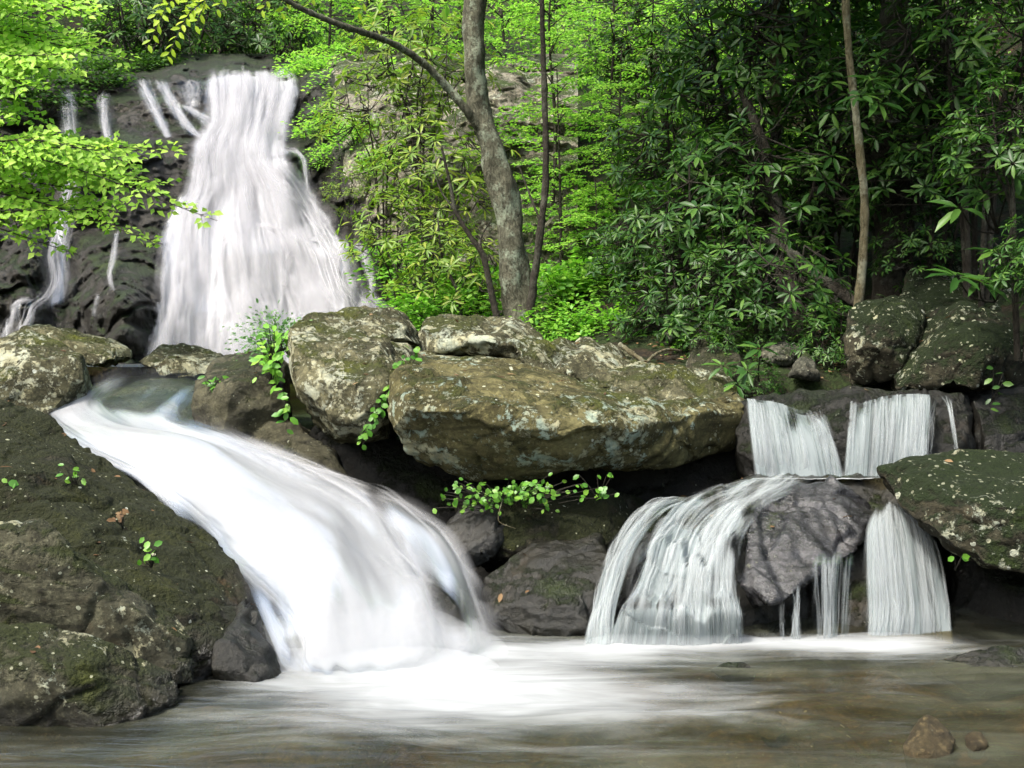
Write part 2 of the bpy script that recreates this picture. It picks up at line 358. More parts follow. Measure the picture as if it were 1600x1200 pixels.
M['lip'] = rock_mat('green_lip_rock', (.020, .034, .010), (.05, .068, .026), moss=.2, lichen=.05, spots=.05, wet=.8)
M['bed'] = rock_mat('stream_bed', (.045, .036, .016), (.18, .135, .06), moss=.15, lichen=.1, spots=.4, wet=.3, rust=.7)
M['stone'] = rock_mat('river_stone', (.05, .038, .016), (.16, .12, .055), moss=.15, lichen=.2, spots=.2, wet=.45)
M['orange'] = rock_mat('orange_stone', (.20, .10, .03), (.32, .18, .06), moss=.05, lichen=.1, spots=.1, wet=.6)
M['soil'] = rock_mat('forest_floor', (.016, .012, .007), (.040, .028, .014), moss=.40, lichen=.05, spots=.1, mosscol=(.014, .024, .005), rust=.5)
M['bark'] = bark_mat('grey_bark', (.035, .034, .022), (.19, .185, .13), lich=(.33, .38, .28), amt=.9)
M['barkpale'] = bark_mat('pale_bark', (.07, .06, .03), (.20, .175, .105), lich=(.33, .34, .25), amt=.6)
M['barkdark'] = bark_mat('dark_bark', (.022, .019, .014), (.06, .052, .04), amt=.15)
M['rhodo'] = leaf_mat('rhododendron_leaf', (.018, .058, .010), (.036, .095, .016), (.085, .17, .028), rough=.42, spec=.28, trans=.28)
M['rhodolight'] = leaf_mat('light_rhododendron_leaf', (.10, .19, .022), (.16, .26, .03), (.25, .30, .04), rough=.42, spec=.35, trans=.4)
M['maple'] = leaf_mat('bright_maple_leaf', (.24, .44, .05), (.34, .55, .075), (.46, .63, .11), rough=.5, spec=.25, trans=.5)
M['beech'] = leaf_mat('beech_leaf', (.15, .34, .055), (.24, .45, .07), (.36, .54, .10), rough=.5, spec=.25, trans=.5)
M['under'] = leaf_mat('understory_leaf', (.10, .27, .03), (.17, .38, .04), (.27, .48, .06), rough=.45, spec=.3, trans=.4)
M['deep'] = leaf_mat('deep_shade_leaf', (.025, .07, .014), (.055, .13, .02), (.14, .28, .04), rough=.45, spec=.3, trans=.3)  # darker greens carry the forest shade in the leaf colour itself
M['airy'] = leaf_mat('airy_leaf', (.07, .17, .05), (.12, .25, .08), (.20, .33, .12), rough=.45, spec=.3, trans=.35)
M['hang'] = leaf_mat('hanging_leaf', (.28, .42, .02), (.36, .50, .03), (.45, .55, .05), rough=.5, spec=.25, trans=.5)
M['herb'] = leaf_mat('herb_leaf', (.06, .19, .02), (.10, .26, .025), (.17, .33, .04), rough=.4, spec=.35, trans=.35)
M['litter'] = leaf_mat('dead_leaf', (.07, .04, .02), (.13, .075, .035), (.22, .15, .08), rough=.7, spec=.2, trans=.15, tcol=(1, .8, .5))
M['flow'] = flow_mat('falling_water', su=9, sv=.45, sharp=.75, bmp=.04, glossy=.22, white=(.37, .38, .40), thin=(.19, .21, .22))
M['flowfar'] = flow_mat('tall_fall_water', su=9, sv=.28, sharp=.60, glossy=.1, bmp=.08, white=(.41, .412, .44), thin=(.25, .255, .28))
M['curtain'] = flow_mat('curtain_water', su=30, sv=.22, sharp=.27, bmp=.10, glossy=.1, thin=(.16, .20, .20), white=(.32, .355, .365))  # greyer white: the right cascade stands in shade, painted into its sheets
M['veil'] = veil_mat('water_threads', (.50, .51, .53)); M['veilfar'] = veil_mat('far_water_threads', (.48, .482, .51)); M['veilshade'] = veil_mat('shaded_water_threads', (.42, .455, .465))  # last one is the same thread with shade put into its colour
M['pool'] = pool_mat('pool_water')

# ------------------------------------------------------------------ terrain
def terrain(x, y):
    z = np.interp(y, [-30, 9.4, 10.9, 16.5, 19.5, 21.5, 24, 34, 60], [-.45, -.45, 1.0, 1.2, 3.5, 5.95, 6.4, 11.0, 25.0])
    # right bank: a steady wooded slope
    zr = np.interp(y, [-30, 8.6, 9.4, 10.2, 13, 20, 34, 60], [-.45, -.45, 1.05, 1.45, 2.3, 5.2, 10.5, 24.0])
    wr = sstep(-.6, 1.2, x)
    z = z * (1 - wr) + zr * wr
    z = z + np.clip(x - 3.3, 0, 30) * .42 * sstep(4.5, 8.5, y) + np.clip(x - 6.5, 0, 30) * .5
    z = z + np.clip(-x - np.interp(y, [9, 13, 20, 24], [4.6, 7.5, 10.5, 9.0]), 0, 30) * .7
    n = fbm(xyz(x * .45, y * .45, 0), 5, 3)
    return z + n * .22 * sstep(6, 12, np.abs(x) + np.clip(y - 7, 0, 99))
gx = np.unique(np.concatenate([np.linspace(-34, -10, 30), np.linspace(-10, 10, 180), np.linspace(10, 34, 30)]))
gy = np.unique(np.concatenate([np.linspace(-25, 3, 20), np.linspace(3, 24, 190), np.linspace(24, 62, 60)]))
GX, GY = np.meshgrid(gx, gy, indexing='ij')
me = npmesh('ground', xyz(GX, GY, terrain(GX, GY)), gridfaces(len(gx), len(gy)))
tag(link('ground', me, M['soil']), kind='structure')

# ------------------------------------------------------------------ boulders
def rock_mesh(name, hulls, vox=.03, smooth=5, a1=.06, a2=.025, strata=None, seed=1, origin=None, a3=.035, facets=26, grow=1.03):
    a1 *= .75; a2 *= .55; smooth = max(1, smooth - 2)
    bm = bmesh.new()
    for h in hulls:
        vs = [bm.verts.new(at(*p)) for p in h]
        r = bmesh.ops.convex_hull(bm, input=vs)
        junk = [g for g in set(r['geom_interior']) | set(r['geom_unused']) if isinstance(g, bmesh.types.BMVert) and g.is_valid]
        if junk: bmesh.ops.delete(bm, geom=junk, context='VERTS')
    bmesh.ops.recalc_face_normals(bm, faces=bm.faces)
    src = bpy.data.meshes.new(name); bm.to_mesh(src); bm.free()
    o = bpy.data.objects.new(name, src); C.objects.link(o)
    md = o.modifiers.new('remesh', 'REMESH'); md.mode = 'VOXEL'; md.voxel_size = vox
    ms = o.modifiers.new('smooth', 'SMOOTH'); ms.factor = .6; ms.iterations = smooth
    dg = bpy.context.evaluated_depsgraph_get(); ev = o.evaluated_get(dg)
    me = bpy.data.meshes.new_from_object(ev, depsgraph=dg)
    bpy.data.objects.remove(o); bpy.data.meshes.remove(src)
    n = len(me.vertices); V = np.empty(n * 3, np.float32); N = np.empty(n * 3, np.float32)
    me.vertices.foreach_get('co', V); me.vertices.foreach_get('normal', N)
    V = V.reshape(-1, 3).astype(float); N = N.reshape(-1, 3).astype(float)
    d = a1 * fbm(V * 1.6 + seed * 3.1, 4, seed)
    rg = np.random.default_rng(seed)
    Vd = V + N * d[:, None]; cen_ = Vd.mean(0)
    for q in range(facets):
        n_ = rg.normal(0, 1, 3); n_[2] *= .7; n_ /= np.linalg.norm(n_); dt = (Vd - cen_) @ n_; h = dt.max() - rg.uniform(.25, 1.0) * min(.13, .05 * np.linalg.norm(np.ptp(Vd, axis=0)))
        ov = np.maximum(dt - h, 0); Vd = Vd - n_ * (ov * .9)[:, None]
    V = Vd; d = np.zeros(len(V)); d += a2 * ridged(V * 4.5 + seed, 4, seed + 5)
    # sharp weathered cracks
    cr = np.abs(vnoise(V * np.array([1.3, 1.3, 2.2]) + seed * 5 + .5 * fbm(V * 2, 2, seed + 9)[:, None], seed + 31))
    d -= a2 * 2.0 * np.exp(-(cr / .035) ** 2)
    Wp = V * np.array([1.7, 1.7, 2.6]) + .35 * np.stack([fbm(V * 2.2 + 9 * q + seed, 2, seed + q) for q in range(3)], -1)
    f1, f2, cid = worley(Wp + seed, seed + 50); d += (cid - .5) * a3 * sstep(.0, .10, f2 - f1) - .4 * a3 * np.exp(-((f2 - f1) / .05) ** 2)
    if strata:
        sd_, per, dep = strata; sd_ = np.array(sd_, float); sd_ /= np.linalg.norm(sd_)
        t = V @ sd_ / per + .7 * fbm(V * .9 + seed, 3, seed + 3)
        f = t - np.floor(t); prof = sstep(0, .75, f) - sstep(.82, 1.0, f)
        amp = np.clip(.55 + .9 * vnoise(V * 1.1 + seed, seed + 8), 0, 1.2)
        d += .6 * dep * (prof - .5) * amp
        f2 = t * 3.3 - np.floor(t * 3.3); d += dep * .22 * (np.abs(f2 - .5) * 2 - .5) * np.clip(vnoise(V * 1.7 + seed, seed + 81), 0, 1)
    V += N * d[:, None]; c_ = V.mean(0); V = c_ + (V - c_) * grow
    if origin is None: origin = Vector(((V[:, 0].min() + V[:, 0].max()) / 2, (V[:, 1].min() + V[:, 1].max()) / 2, V[:, 2].min()))
    V -= np.array(origin)
    me.vertices.foreach_set('co', V.astype(np.float32).ravel()); me.update()
    me.polygons.foreach_set('use_smooth', np.ones(len(me.polygons), bool))
    me.name = name
    return me, origin
TOPS = []
def rock(label, hulls, mat, name='boulder', cat='boulder', crust=(), **k):
    me, org = rock_mesh(name, hulls, **k)
    TOPS.append((me, org))
    if crust:
        V = np.empty(len(me.vertices) * 3, np.float32); me.vertices.foreach_get('co', V); V = V.reshape(-1, 3) + np.array(org)
        c = np.zeros(len(V))
        for (x, y, Y, rx, rz, st) in crust:
            p = np.array(at(x, y, Y)[:]); k_ = Y / F; c = np.maximum(c, st * np.exp(-((V[:, 0] - p[0]) / (rx * k_)) ** 2 - ((V[:, 2] - p[2]) / (rz * k_)) ** 2 - ((V[:, 1] - p[1]) / .7) ** 2))
        fattr(me, 'crust', c)
    me.materials.clear(); me.materials.append(M[mat])
    o = bpy.data.objects.new(name, me); C.objects.link(o); o.location = org
    return tag(o, label, cat)

S1 = ((-.30, -.15, .95), .17, .045)
# centre pile
rock('big olive boulder with a broad flat face, overhanging the dark recess between the two falls',
     [[(592, 645, 8.05), (600, 695, 8.15), (640, 722, 8.3), (760, 742, 8.25), (900, 736, 8.2), (1010, 722, 8.3), (1075, 712, 8.5), (640, 566, 8.45), (662, 545, 8.8), (740, 560, 9.0),
       (880, 592, 8.9), (1000, 632, 8.6), (1055, 668, 8.4), (760, 640, 7.85), (920, 672, 7.85), (690, 650, 7.9), (860, 610, 8.3), (640, 560, 10.4), (1050, 640, 10.4), (700, 700, 10.2), (1050, 700, 10.2)],
      [(960, 655, 8.6), (1060, 640, 8.7), (1150, 610, 9.2), (1162, 650, 8.95), (1150, 700, 8.8), (1000, 720, 8.55), (1060, 670, 8.35), (1000, 640, 10.4), (1150, 640, 10.4), (1020, 700, 10.2)]],
     'olive', crust=[(785, 640, 7.95, 20, 30, .9), (795, 672, 7.95, 16, 24, .9), (925, 650, 8.0, 26, 26, .9), (945, 672, 8.0, 16, 16, .7), (690, 716, 8.15, 60, 12, 1.0), (850, 716, 8.15, 70, 13, 1.0), (760, 690, 8.05, 20, 14, .6), (620, 700, 8.1, 20, 12, .7), (700, 600, 8.2, 18, 10, .4), (1000, 650, 8.3, 60, 10, .5)], vox=.020, smooth=4, a1=.05, a2=.018, strata=((-.35, -.2, .9), .24, .03), seed=3)
rock('tall pale boulder mottled with lichen, left in the centre pile with a vertical streaked side',
     [[(440, 522, 9.2), (446, 560, 8.95), (452, 600, 8.9), (480, 650, 8.85), (520, 690, 8.75), (570, 702, 8.6), (592, 640, 8.45), (610, 590, 8.6), (650, 560, 8.9), (640, 540, 9.1), (560, 530, 9.0), (480, 530, 9.1),
       (470, 560, 11), (640, 560, 11), (500, 690, 10.8), (600, 700, 10.6), (520, 600, 8.5)],
      [(445, 515, 9.5), (470, 500, 9.7), (530, 488, 9.9), (590, 490, 9.9), (648, 506, 10.0), (655, 530, 9.7), (560, 535, 9.3), (460, 540, 9.3), (480, 560, 11), (640, 560, 11), (560, 500, 10.8)]],
     'pale', crust=[(450, 580, 9.0, 14, 50, .7), (540, 505, 9.7, 40, 10, .6), (500, 610, 8.8, 30, 30, .4), (560, 560, 8.9, 60, 12, .5), (570, 640, 8.6, 30, 30, .4)], vox=.020, smooth=3, a1=.07, a2=.03, strata=((-.2, -.25, .9), .2, .05), seed=7)
rock('rounded grey boulder capping the centre pile before the big tree trunk',
     [[(655, 512, 10.2), (690, 496, 10.4), (750, 489, 10.6), (810, 498, 10.6), (842, 520, 10.3), (858, 545, 10.0), (850, 572, 9.8), (790, 560, 9.7), (700, 548, 9.8), (652, 535, 9.9), (760, 530, 9.6), (700, 530, 11.6), (840, 540, 11.6), (760, 500, 11.5)],
      [(790, 530, 9.7), (850, 530, 9.8), (885, 535, 9.8), (905, 565, 9.6), (890, 600, 9.3), (830, 585, 9.3), (860, 560, 10.8), (900, 590, 10.8)]],
     'ridge', crust=[(760, 535, 9.7, 60, 16, .8), (860, 570, 9.5, 24, 24, .5)], vox=.022, smooth=3, a1=.07, a2=.03, strata=((-.3, -.1, .95), .22, .06), seed=11)
rock('long ridged boulder of tilted layers, sloping down behind the big olive boulder',
     [[(860, 540, 10.2), (900, 531, 10.6), (955, 533, 10.7), (1000, 556, 10.4), (1050, 600, 9.6), (960, 610, 9.2), (880, 590, 9.3), (900, 560, 12), (1000, 590, 12), (900, 640, 10)],
      [(930, 590, 9.4), (985, 572, 9.9), (1060, 582, 9.9), (1110, 584, 9.9), (1150, 603, 9.6), (1165, 632, 9.2), (1120, 650, 8.9), (1050, 660, 8.75), (970, 630, 8.9), (1000, 600, 11.5), (1140, 620, 11.3), (1060, 670, 10)]],
     'ridge', vox=.022, smooth=2, a1=.07, a2=.03, strata=((-.42, -.1, .9), .15, .075), seed=13)
rock('brown wet boulder with a pale cap beside the lip of the white chute',
     [[(298, 640, 9.7), (305, 600, 9.9), (335, 566, 10.2), (380, 550, 10.4), (420, 545, 10.5), (450, 560, 10.2), (455, 620, 9.6), (445, 665, 9.3), (400, 675, 9.35), (320, 672, 9.5), (380, 610, 9.4), (340, 570, 11.5), (450, 580, 11.5), (330, 680, 11), (450, 680, 11)]],
     'brown', vox=.024, smooth=3, a1=.07, a2=.03, strata=((-.5, -.2, .8), .25, .04), seed=17)
rock('dark damp boulder low behind the right edge of the white chute',
     [[(330, 660, 9.75), (400, 662, 9.5), (470, 672, 9.3), (520, 700, 9.1), (560, 770, 9.0), (470, 780, 9.3), (380, 720, 9.6), (400, 650, 11), (540, 700, 11), (520, 800, 10.6)]],
     'brown', vox=.03, smooth=4, seed=19)
# recess under the overhang
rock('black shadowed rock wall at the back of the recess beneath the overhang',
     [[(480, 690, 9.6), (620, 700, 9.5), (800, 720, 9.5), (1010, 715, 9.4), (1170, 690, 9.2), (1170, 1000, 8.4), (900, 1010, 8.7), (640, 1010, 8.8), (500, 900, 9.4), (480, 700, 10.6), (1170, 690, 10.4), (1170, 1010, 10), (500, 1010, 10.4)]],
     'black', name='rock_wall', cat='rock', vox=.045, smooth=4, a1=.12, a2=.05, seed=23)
rock('mossy dark rock under the overhang, topped by the green leafy herbs',
     [[(690, 782, 8.4), (760, 766, 8.5), (880, 770, 8.5), (960, 772, 8.5), (1005, 780, 8.5), (1000, 830, 8.0), (930, 860, 7.9), (850, 880, 7.9), (790, 890, 7.95), (780, 830, 8.0), (700, 830, 8.2), (740, 800, 9.4), (1000, 800, 9.4), (780, 910, 9), (980, 880, 9)]],
     'mossy', vox=.024, smooth=3, seed=29)
rock('pale wet angular rock in the recess right of the white chute',
     [[(690, 810, 8.25), (720, 785, 8.3), (790, 800, 8.1), (786, 832, 7.9), (765, 868, 7.85), (720, 890, 7.9), (690, 860, 8.0), (700, 900, 8.8), (790, 850, 8.8)]],
     'wetgrey', vox=.02, smooth=2, a1=.04, a2=.03, seed=31)
rock('glossy black rounded rock at the waterline between the two falls',
     [[(772, 900, 7.7), (800, 880, 7.75), (860, 855, 7.8), (930, 838, 7.85), (950, 880, 7.6), (945, 950, 7.35), (935, 1012, 7.1), (790, 1012, 7.05), (770, 960, 7.3), (830, 930, 7.25), (900, 950, 7.2), (800, 950, 8.6), (940, 900, 8.6)]],
     'wet', vox=.02, smooth=3, a1=.05, a2=.045, seed=37)
# left foreground
rock('big dark mossy boulder sloping down to the white chute at the left edge',
     [[(-260, 610, 8.6), (-60, 622, 8.7), (10, 633, 8.6), (62, 656, 8.6), (128, 690, 8.5), (205, 732, 8.2), (262, 790, 7.8), (322, 850, 7.4), (362, 905, 7.05), (388, 960, 6.75), (412, 1010, 6.45), (432, 1052, 6.28), (350, 1070, 6.05), (250, 1085, 5.9),
       (150, 850, 6.65), (250, 930, 6.3), (40, 760, 6.9), (-120, 760, 6.8), (300, 1000, 6.15), (-260, 1130, 6.0), (100, 1125, 6.0), (-260, 700, 9.6), (60, 800, 9.6), (300, 1000, 8.0), (-200, 900, 6.2)]],
     'mossy', vox=.022, smooth=4, a1=.06, a2=.026, strata=((.25, -.35, .85), .26, .075), seed=41)
rock('grey layered slab bedded in the middle of the left mossy boulder',
     [[(-220, 800, 6.1), (0, 812, 6.05), (60, 832, 6.05), (130, 872, 6.0), (205, 905, 5.98), (280, 960, 5.95), (335, 1012, 5.93), (345, 1060, 5.9), (250, 1060, 5.8), (100, 985, 5.8), (0, 970, 5.8), (-220, 965, 5.8), (-200, 900, 7), (120, 960, 7), (320, 1040, 6.8), (60, 900, 5.85)]],
     'slab', name='rock_slab', cat='rock', vox=.02, smooth=3, a1=.05, a2=.022, strata=((.3, -.15, .9), .13, .06), seed=43)
rock('lowest grey brown slab at the left edge, its foot in the pool',
     [[(-220, 962, 5.75), (0, 966, 5.7), (100, 982, 5.68), (200, 1012, 5.66), (290, 1058, 5.66), (326, 1100, 5.6), (300, 1130, 5.55), (150, 1140, 5.38), (0, 1150, 5.3), (-220, 1150, 5.3), (60, 1050, 5.32), (200, 1070, 5.42), (-200, 1000, 6.6), (300, 1100, 6.3), (0, 1180, 6), (0, 1200, 5.4)]],
     'slab', name='rock_slab', cat='rock', vox=.018, smooth=3, a1=.045, a2=.02, strata=((.22, -.2, .9), .2, .035), seed=47)
rock('glistening black rock at the foot of the left boulder, lapped by the chute',
     [[(345, 960, 6.7), (385, 930, 6.8), (405, 975, 6.5), (436, 1048, 6.22), (400, 1062, 6.08), (335, 1075, 5.98), (320, 1020, 6.1), (350, 1000, 6.12), (350, 1080, 7), (400, 1000, 7)]],
     'wet', name='rock', cat='rock', vox=.02, smooth=2, a1=.04, a2=.04, seed=49)
rock('tan lichened boulder on the left bank, in front of the low one by the pool',
     [[(-140, 560, 9.5), (0, 545, 9.6), (40, 526, 9.8), (80, 535, 9.8), (120, 560, 9.6), (158, 590, 9.4), (162, 608, 9.35), (130, 632, 9.2), (60, 650, 9.1), (0, 640, 9.1), (-140, 660, 9.1), (60, 590, 9.1), (-100, 600, 11), (140, 610, 10.6)]],
     'pale', vox=.026, smooth=4, a1=.06, a2=.025, seed=53)
rock('low rounded boulder behind the tan one, at the foot of the thin left fall',
     [[(20, 528, 11.2), (60, 515, 11.4), (110, 518, 11.4), (170, 532, 11.3), (208, 548, 11.2), (216, 572, 10.9), (150, 580, 10.7), (80, 560, 10.7), (40, 540, 12.4), (200, 560, 12.2), (120, 545, 10.8)]],
     'pale', vox=.026, smooth=3, a1=.06, a2=.03, strata=((.1, -.2, .9), .2, .03), seed=59)
rock('flat pale boulder damming the smooth pool in front of the tall fall',
     [[(216, 562, 11.6), (250, 538, 11.9), (290, 540, 11.9), (345, 556, 11.6), (365, 572, 11.2), (300, 582, 11.0), (225, 580, 11.0), (240, 560, 12.8), (345, 566, 12.6)]],
     'pale', vox=.024, smooth=3, a1=.05, a2=.025, seed=61)
# right cascade rocks
rock('dark domed rock beneath the right cascade, veined by water',
     [[(1175, 752, 8.15), (1290, 748, 8.2), (1380, 752, 8.2), (1050, 790, 8.0), (1000, 825, 7.85), (960, 880, 7.6), (935, 950, 7.35), (920, 1016, 7.15), (1050, 1016, 7.12), (1165, 1012, 7.35), (1180, 760, 9.4), (1100, 900, 7.45), (1080, 830, 7.7), (1380, 800, 9.4), (960, 1000, 9)],
      [(1200, 800, 8.1), (1380, 760, 8.2), (1430, 800, 8.0), (1465, 880, 7.8), (1490, 1012, 7.3), (1340, 1012, 7.28), (1200, 1012, 7.6), (1180, 900, 7.9), (1400, 900, 7.5), (1450, 900, 9), (1200, 950, 9)]],
     'wet', vox=.02, smooth=3, a1=.05, a2=.03, seed=67)
rock('bare tilted slab in the middle of the right cascade, wet and grey',
     [[(1196, 770, 7.86), (1232, 755, 7.96), (1330, 752, 7.98), (1374, 792, 7.82), (1354, 848, 7.52), (1272, 882, 7.28), (1228, 936, 7.06), (1164, 950, 6.98), (1158, 890, 7.2), (1176, 820, 7.56), (1300, 770, 7.82), (1220, 800, 8.5), (1350, 800, 8.4), (1180, 945, 7.6), (1300, 890, 7.75)]],
     'slabwet', name='rock_slab', cat='rock', vox=.016, smooth=1, a1=.012, a2=.018, a3=.05, strata=((.45, -.5, .6), .12, .04), facets=12, seed=71)
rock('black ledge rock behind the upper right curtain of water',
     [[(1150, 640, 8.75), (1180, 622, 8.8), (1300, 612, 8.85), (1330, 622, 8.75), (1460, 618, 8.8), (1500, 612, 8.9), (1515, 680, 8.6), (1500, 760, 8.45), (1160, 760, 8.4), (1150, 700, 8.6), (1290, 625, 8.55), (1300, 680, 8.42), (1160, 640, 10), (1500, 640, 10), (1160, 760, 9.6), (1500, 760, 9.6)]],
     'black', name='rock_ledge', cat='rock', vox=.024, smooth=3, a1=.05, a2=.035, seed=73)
rock('mossy green boulder with pale spots at the right edge beside the cascade',
     [[(1372, 738, 7.7), (1400, 722, 7.9), (1480, 714, 8.0), (1590, 713, 8.0), (1760, 725, 8.0), (1380, 762, 7.45), (1425, 800, 7.2), (1470, 840, 7.0), (1540, 882, 6.85), (1640, 905, 6.8), (1780, 905, 6.8), (1520, 780, 6.85), (1640, 790, 6.75), (1450, 760, 9), (1750, 800, 9), (1560, 880, 8.4)]],
     'dark', vox=.022, smooth=4, a1=.05, a2=.025, seed=79)
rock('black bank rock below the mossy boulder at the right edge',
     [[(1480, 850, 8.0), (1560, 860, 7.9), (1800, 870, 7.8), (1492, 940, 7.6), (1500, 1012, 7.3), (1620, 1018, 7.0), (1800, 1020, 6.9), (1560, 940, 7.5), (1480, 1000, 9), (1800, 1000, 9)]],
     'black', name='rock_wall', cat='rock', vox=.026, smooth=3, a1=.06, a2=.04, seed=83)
rock('low flat wet rock in the pool at the right edge, flecked with pale leaves',
     [[(1400, 1042, 6.42), (1470, 1024, 6.5), (1540, 1012, 6.5), (1640, 1008, 6.5), (1780, 1010, 6.4), (1780, 1060, 6.2), (1600, 1057, 6.22), (1480, 1053, 6.3), (1560, 1100, 6.4), (1700, 1100, 6.5)]],
     'wet', name='rock', cat='rock', vox=.014, smooth=3, a1=.02, a2=.015, seed=89, a3=.02)
rock('small dark rock barely breaking the pool below the right cascade',
     [[(1112, 1047, 6.36), (1135, 1035, 6.38), (1165, 1032, 6.38), (1197, 1045, 6.34), (1190, 1056, 6.28), (1120, 1056, 6.28), (1150, 1080, 6.5)]],
     'wet', name='rock', cat='rock', vox=.012, smooth=3, a1=.01, a2=.008, seed=91, a3=.008)
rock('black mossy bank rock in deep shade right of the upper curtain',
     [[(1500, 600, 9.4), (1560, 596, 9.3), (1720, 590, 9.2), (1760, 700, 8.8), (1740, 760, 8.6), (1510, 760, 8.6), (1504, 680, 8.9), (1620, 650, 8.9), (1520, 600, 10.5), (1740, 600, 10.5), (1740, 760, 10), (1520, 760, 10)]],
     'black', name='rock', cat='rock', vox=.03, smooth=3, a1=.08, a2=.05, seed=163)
rock('small faceted brown stone standing out of the shallow pool',
     [[(1413, 1166, 5.08), (1428, 1136, 5.13), (1446, 1117, 5.16), (1464, 1127, 5.15), (1491, 1154, 5.10), (1484, 1178, 5.02), (1450, 1190, 4.96), (1420, 1184, 5.0), (1449, 1142, 5.06), (1436, 1145, 5.34), (1482, 1152, 5.32), (1450, 1245, 5.0), (1425, 1235, 5.08), (1482, 1230, 5.08)]],
     'stone', name='stone', cat='stone', vox=.007, smooth=2, a1=.006, a2=.008, seed=97, a3=.016, facets=10)
rock('orange brown cobble just under the water beside the faceted stone',
     [[(1480, 1186, 5.12), (1500, 1168, 5.2), (1530, 1166, 5.2), (1552, 1182, 5.12), (1530, 1200, 5.0), (1495, 1200, 5.0), (1510, 1230, 5.1)]],
     'orange', name='stone', cat='stone', vox=.010, smooth=3, a1=.01, a2=.005, seed=101, a3=.008)
rock('dark submerged cobble making a swirl in the middle of the pool',
     [[(1176, 1135, 5.45), (1190, 1120, 5.5), (1215, 1122, 5.5), (1236, 1140, 5.42), (1222, 1152, 5.35), (1186, 1150, 5.35), (1205, 1180, 5.4)]],
     'stone', name='stone', cat='stone', vox=.010, smooth=3, a1=.01, a2=.006, seed=103, a3=.008)
rock('dark round cobble in the pool right of the faceted stone',
     [[(1504, 1158, 5.14), (1515, 1142, 5.2), (1535, 1144, 5.2), (1544, 1162, 5.12), (1525, 1170, 5.06), (1524, 1200, 5.12)]],
     'stone', name='stone', cat='stone', vox=.010, smooth=3, a1=.01, a2=.006, seed=107, a3=.008)
# right upper bank
rock('upright lichen spotted boulder at the foot of the slim pale trunk',
     [[(1322, 540, 9.7), (1330, 495, 9.9), (1350, 468, 10.1), (1390, 450, 10.3), (1425, 458, 10.2), (1430, 520, 9.8), (1400, 590, 9.5), (1330, 598, 9.5), (1360, 530, 9.4), (1340, 500, 11.3), (1430, 500, 11.3), (1340, 610, 11)]],
     'dark', vox=.024, smooth=3, a1=.06, a2=.03, seed=109)
rock('broad mossy boulder with rusty streaks above the upper right curtain',
     [[(1396, 560, 9.3), (1405, 520, 9.5), (1420, 490, 9.7), (1450, 478, 9.9), (1510, 480, 9.9), (1570, 500, 9.8), (1620, 540, 9.6), (1610, 600, 9.2), (1500, 600, 9.0), (1400, 600, 9.1), (1450, 530, 9.1), (1540, 540, 9.0), (1430, 520, 11), (1600, 540, 11), (1420, 620, 10.6), (1600, 620, 10.6)]],
     'dark', vox=.024, smooth=3, a1=.06, a2=.03, strata=((.5, -.3, .7), .25, .04), seed=113)
rock('small grey pointed rock on the dark bank left of the lichen spotted boulder',
     [[(1228, 585, 9.8), (1240, 555, 10.0), (1258, 545, 10.1), (1276, 560, 10), (1282, 590, 9.7), (1250, 580, 9.6), (1250, 590, 10.6), (1275, 580, 10.6)]],
     'darkgrey', name='rock', cat='rock', vox=.024, smooth=2, a1=.04, a2=.03, seed=127)
rock('mossy grey rock on the dark bank behind the small pointed one',
     [[(1180, 560, 10.5), (1200, 520, 10.8), (1240, 510, 10.9), (1268, 530, 10.7), (1276, 565, 10.3), (1225, 575, 10.2), (1200, 560, 11.6), (1260, 560, 11.6)]],
     'darkgrey', name='rock', cat='rock', vox=.03, smooth=2, a1=.05, a2=.04, seed=131)
rock('pale broken rock beneath the fallen dark limb on the right slope',
     [[(1246, 435, 12.0), (1262, 425, 12.1), (1300, 445, 11.9), (1318, 480, 11.6), (1300, 500, 11.4), (1262, 465, 11.6), (1260, 460, 12.7), (1310, 490, 12.5)],
      [(1304, 430, 12.0), (1325, 422, 12.1), (1338, 440, 12.0), (1332, 466, 11.8), (1308, 462, 11.8), (1320, 450, 12.6)]],
     'darkgrey', name='rock', cat='rock', vox=.03, smooth=2, a1=.05, a2=.03, seed=137)
rock('pale rock high on the right slope among the dead leaves',
     [[(1425, 360, 13.0), (1440, 335, 13.2), (1470, 330, 13.2), (1486, 350, 13.0), (1480, 378, 12.7), (1440, 382, 12.7), (1450, 360, 14), (1480, 365, 14)]],
     'darkgrey', name='rock', cat='rock', vox=.035, smooth=2, a1=.05, a2=.03, seed=139)
rock('little pale rock below the dark trunk on the right slope',
     [[(1394, 392, 12.2), (1408, 382, 12.3), (1428, 388, 12.2), (1428, 408, 12.0), (1398, 412, 12.0), (1410, 400, 12.8)]],
     'darkgrey', name='rock', cat='rock', vox=.03, smooth=2, a1=.03, a2=.02, seed=149)
rock('dark mossy outcrop behind the two spotted boulders at the right edge',
     [[(1400, 470, 10.9), (1430, 430, 11.3), (1500, 410, 11.6), (1600, 405, 11.6), (1720, 420, 11.4), (1720, 560, 10.6), (1500, 560, 10.6), (1420, 520, 10.8), (1450, 450, 13), (1700, 450, 13)]],
     'dark', vox=.04, smooth=3, a1=.1, a2=.05, seed=151)
rock('angular brown rock at the left end of the dark bank, beside the fallen sticks',
     [[(1050, 575, 10.4), (1065, 540, 10.7), (1085, 520, 10.9), (1110, 530, 10.8), (1150, 560, 10.4), (1165, 590, 10.0), (1100, 590, 9.9), (1080, 560, 11.6), (1150, 580, 11.4)]],
     'brown', name='rock', cat='rock', vox=.03, smooth=2, a1=.05, a2=.04, seed=157)

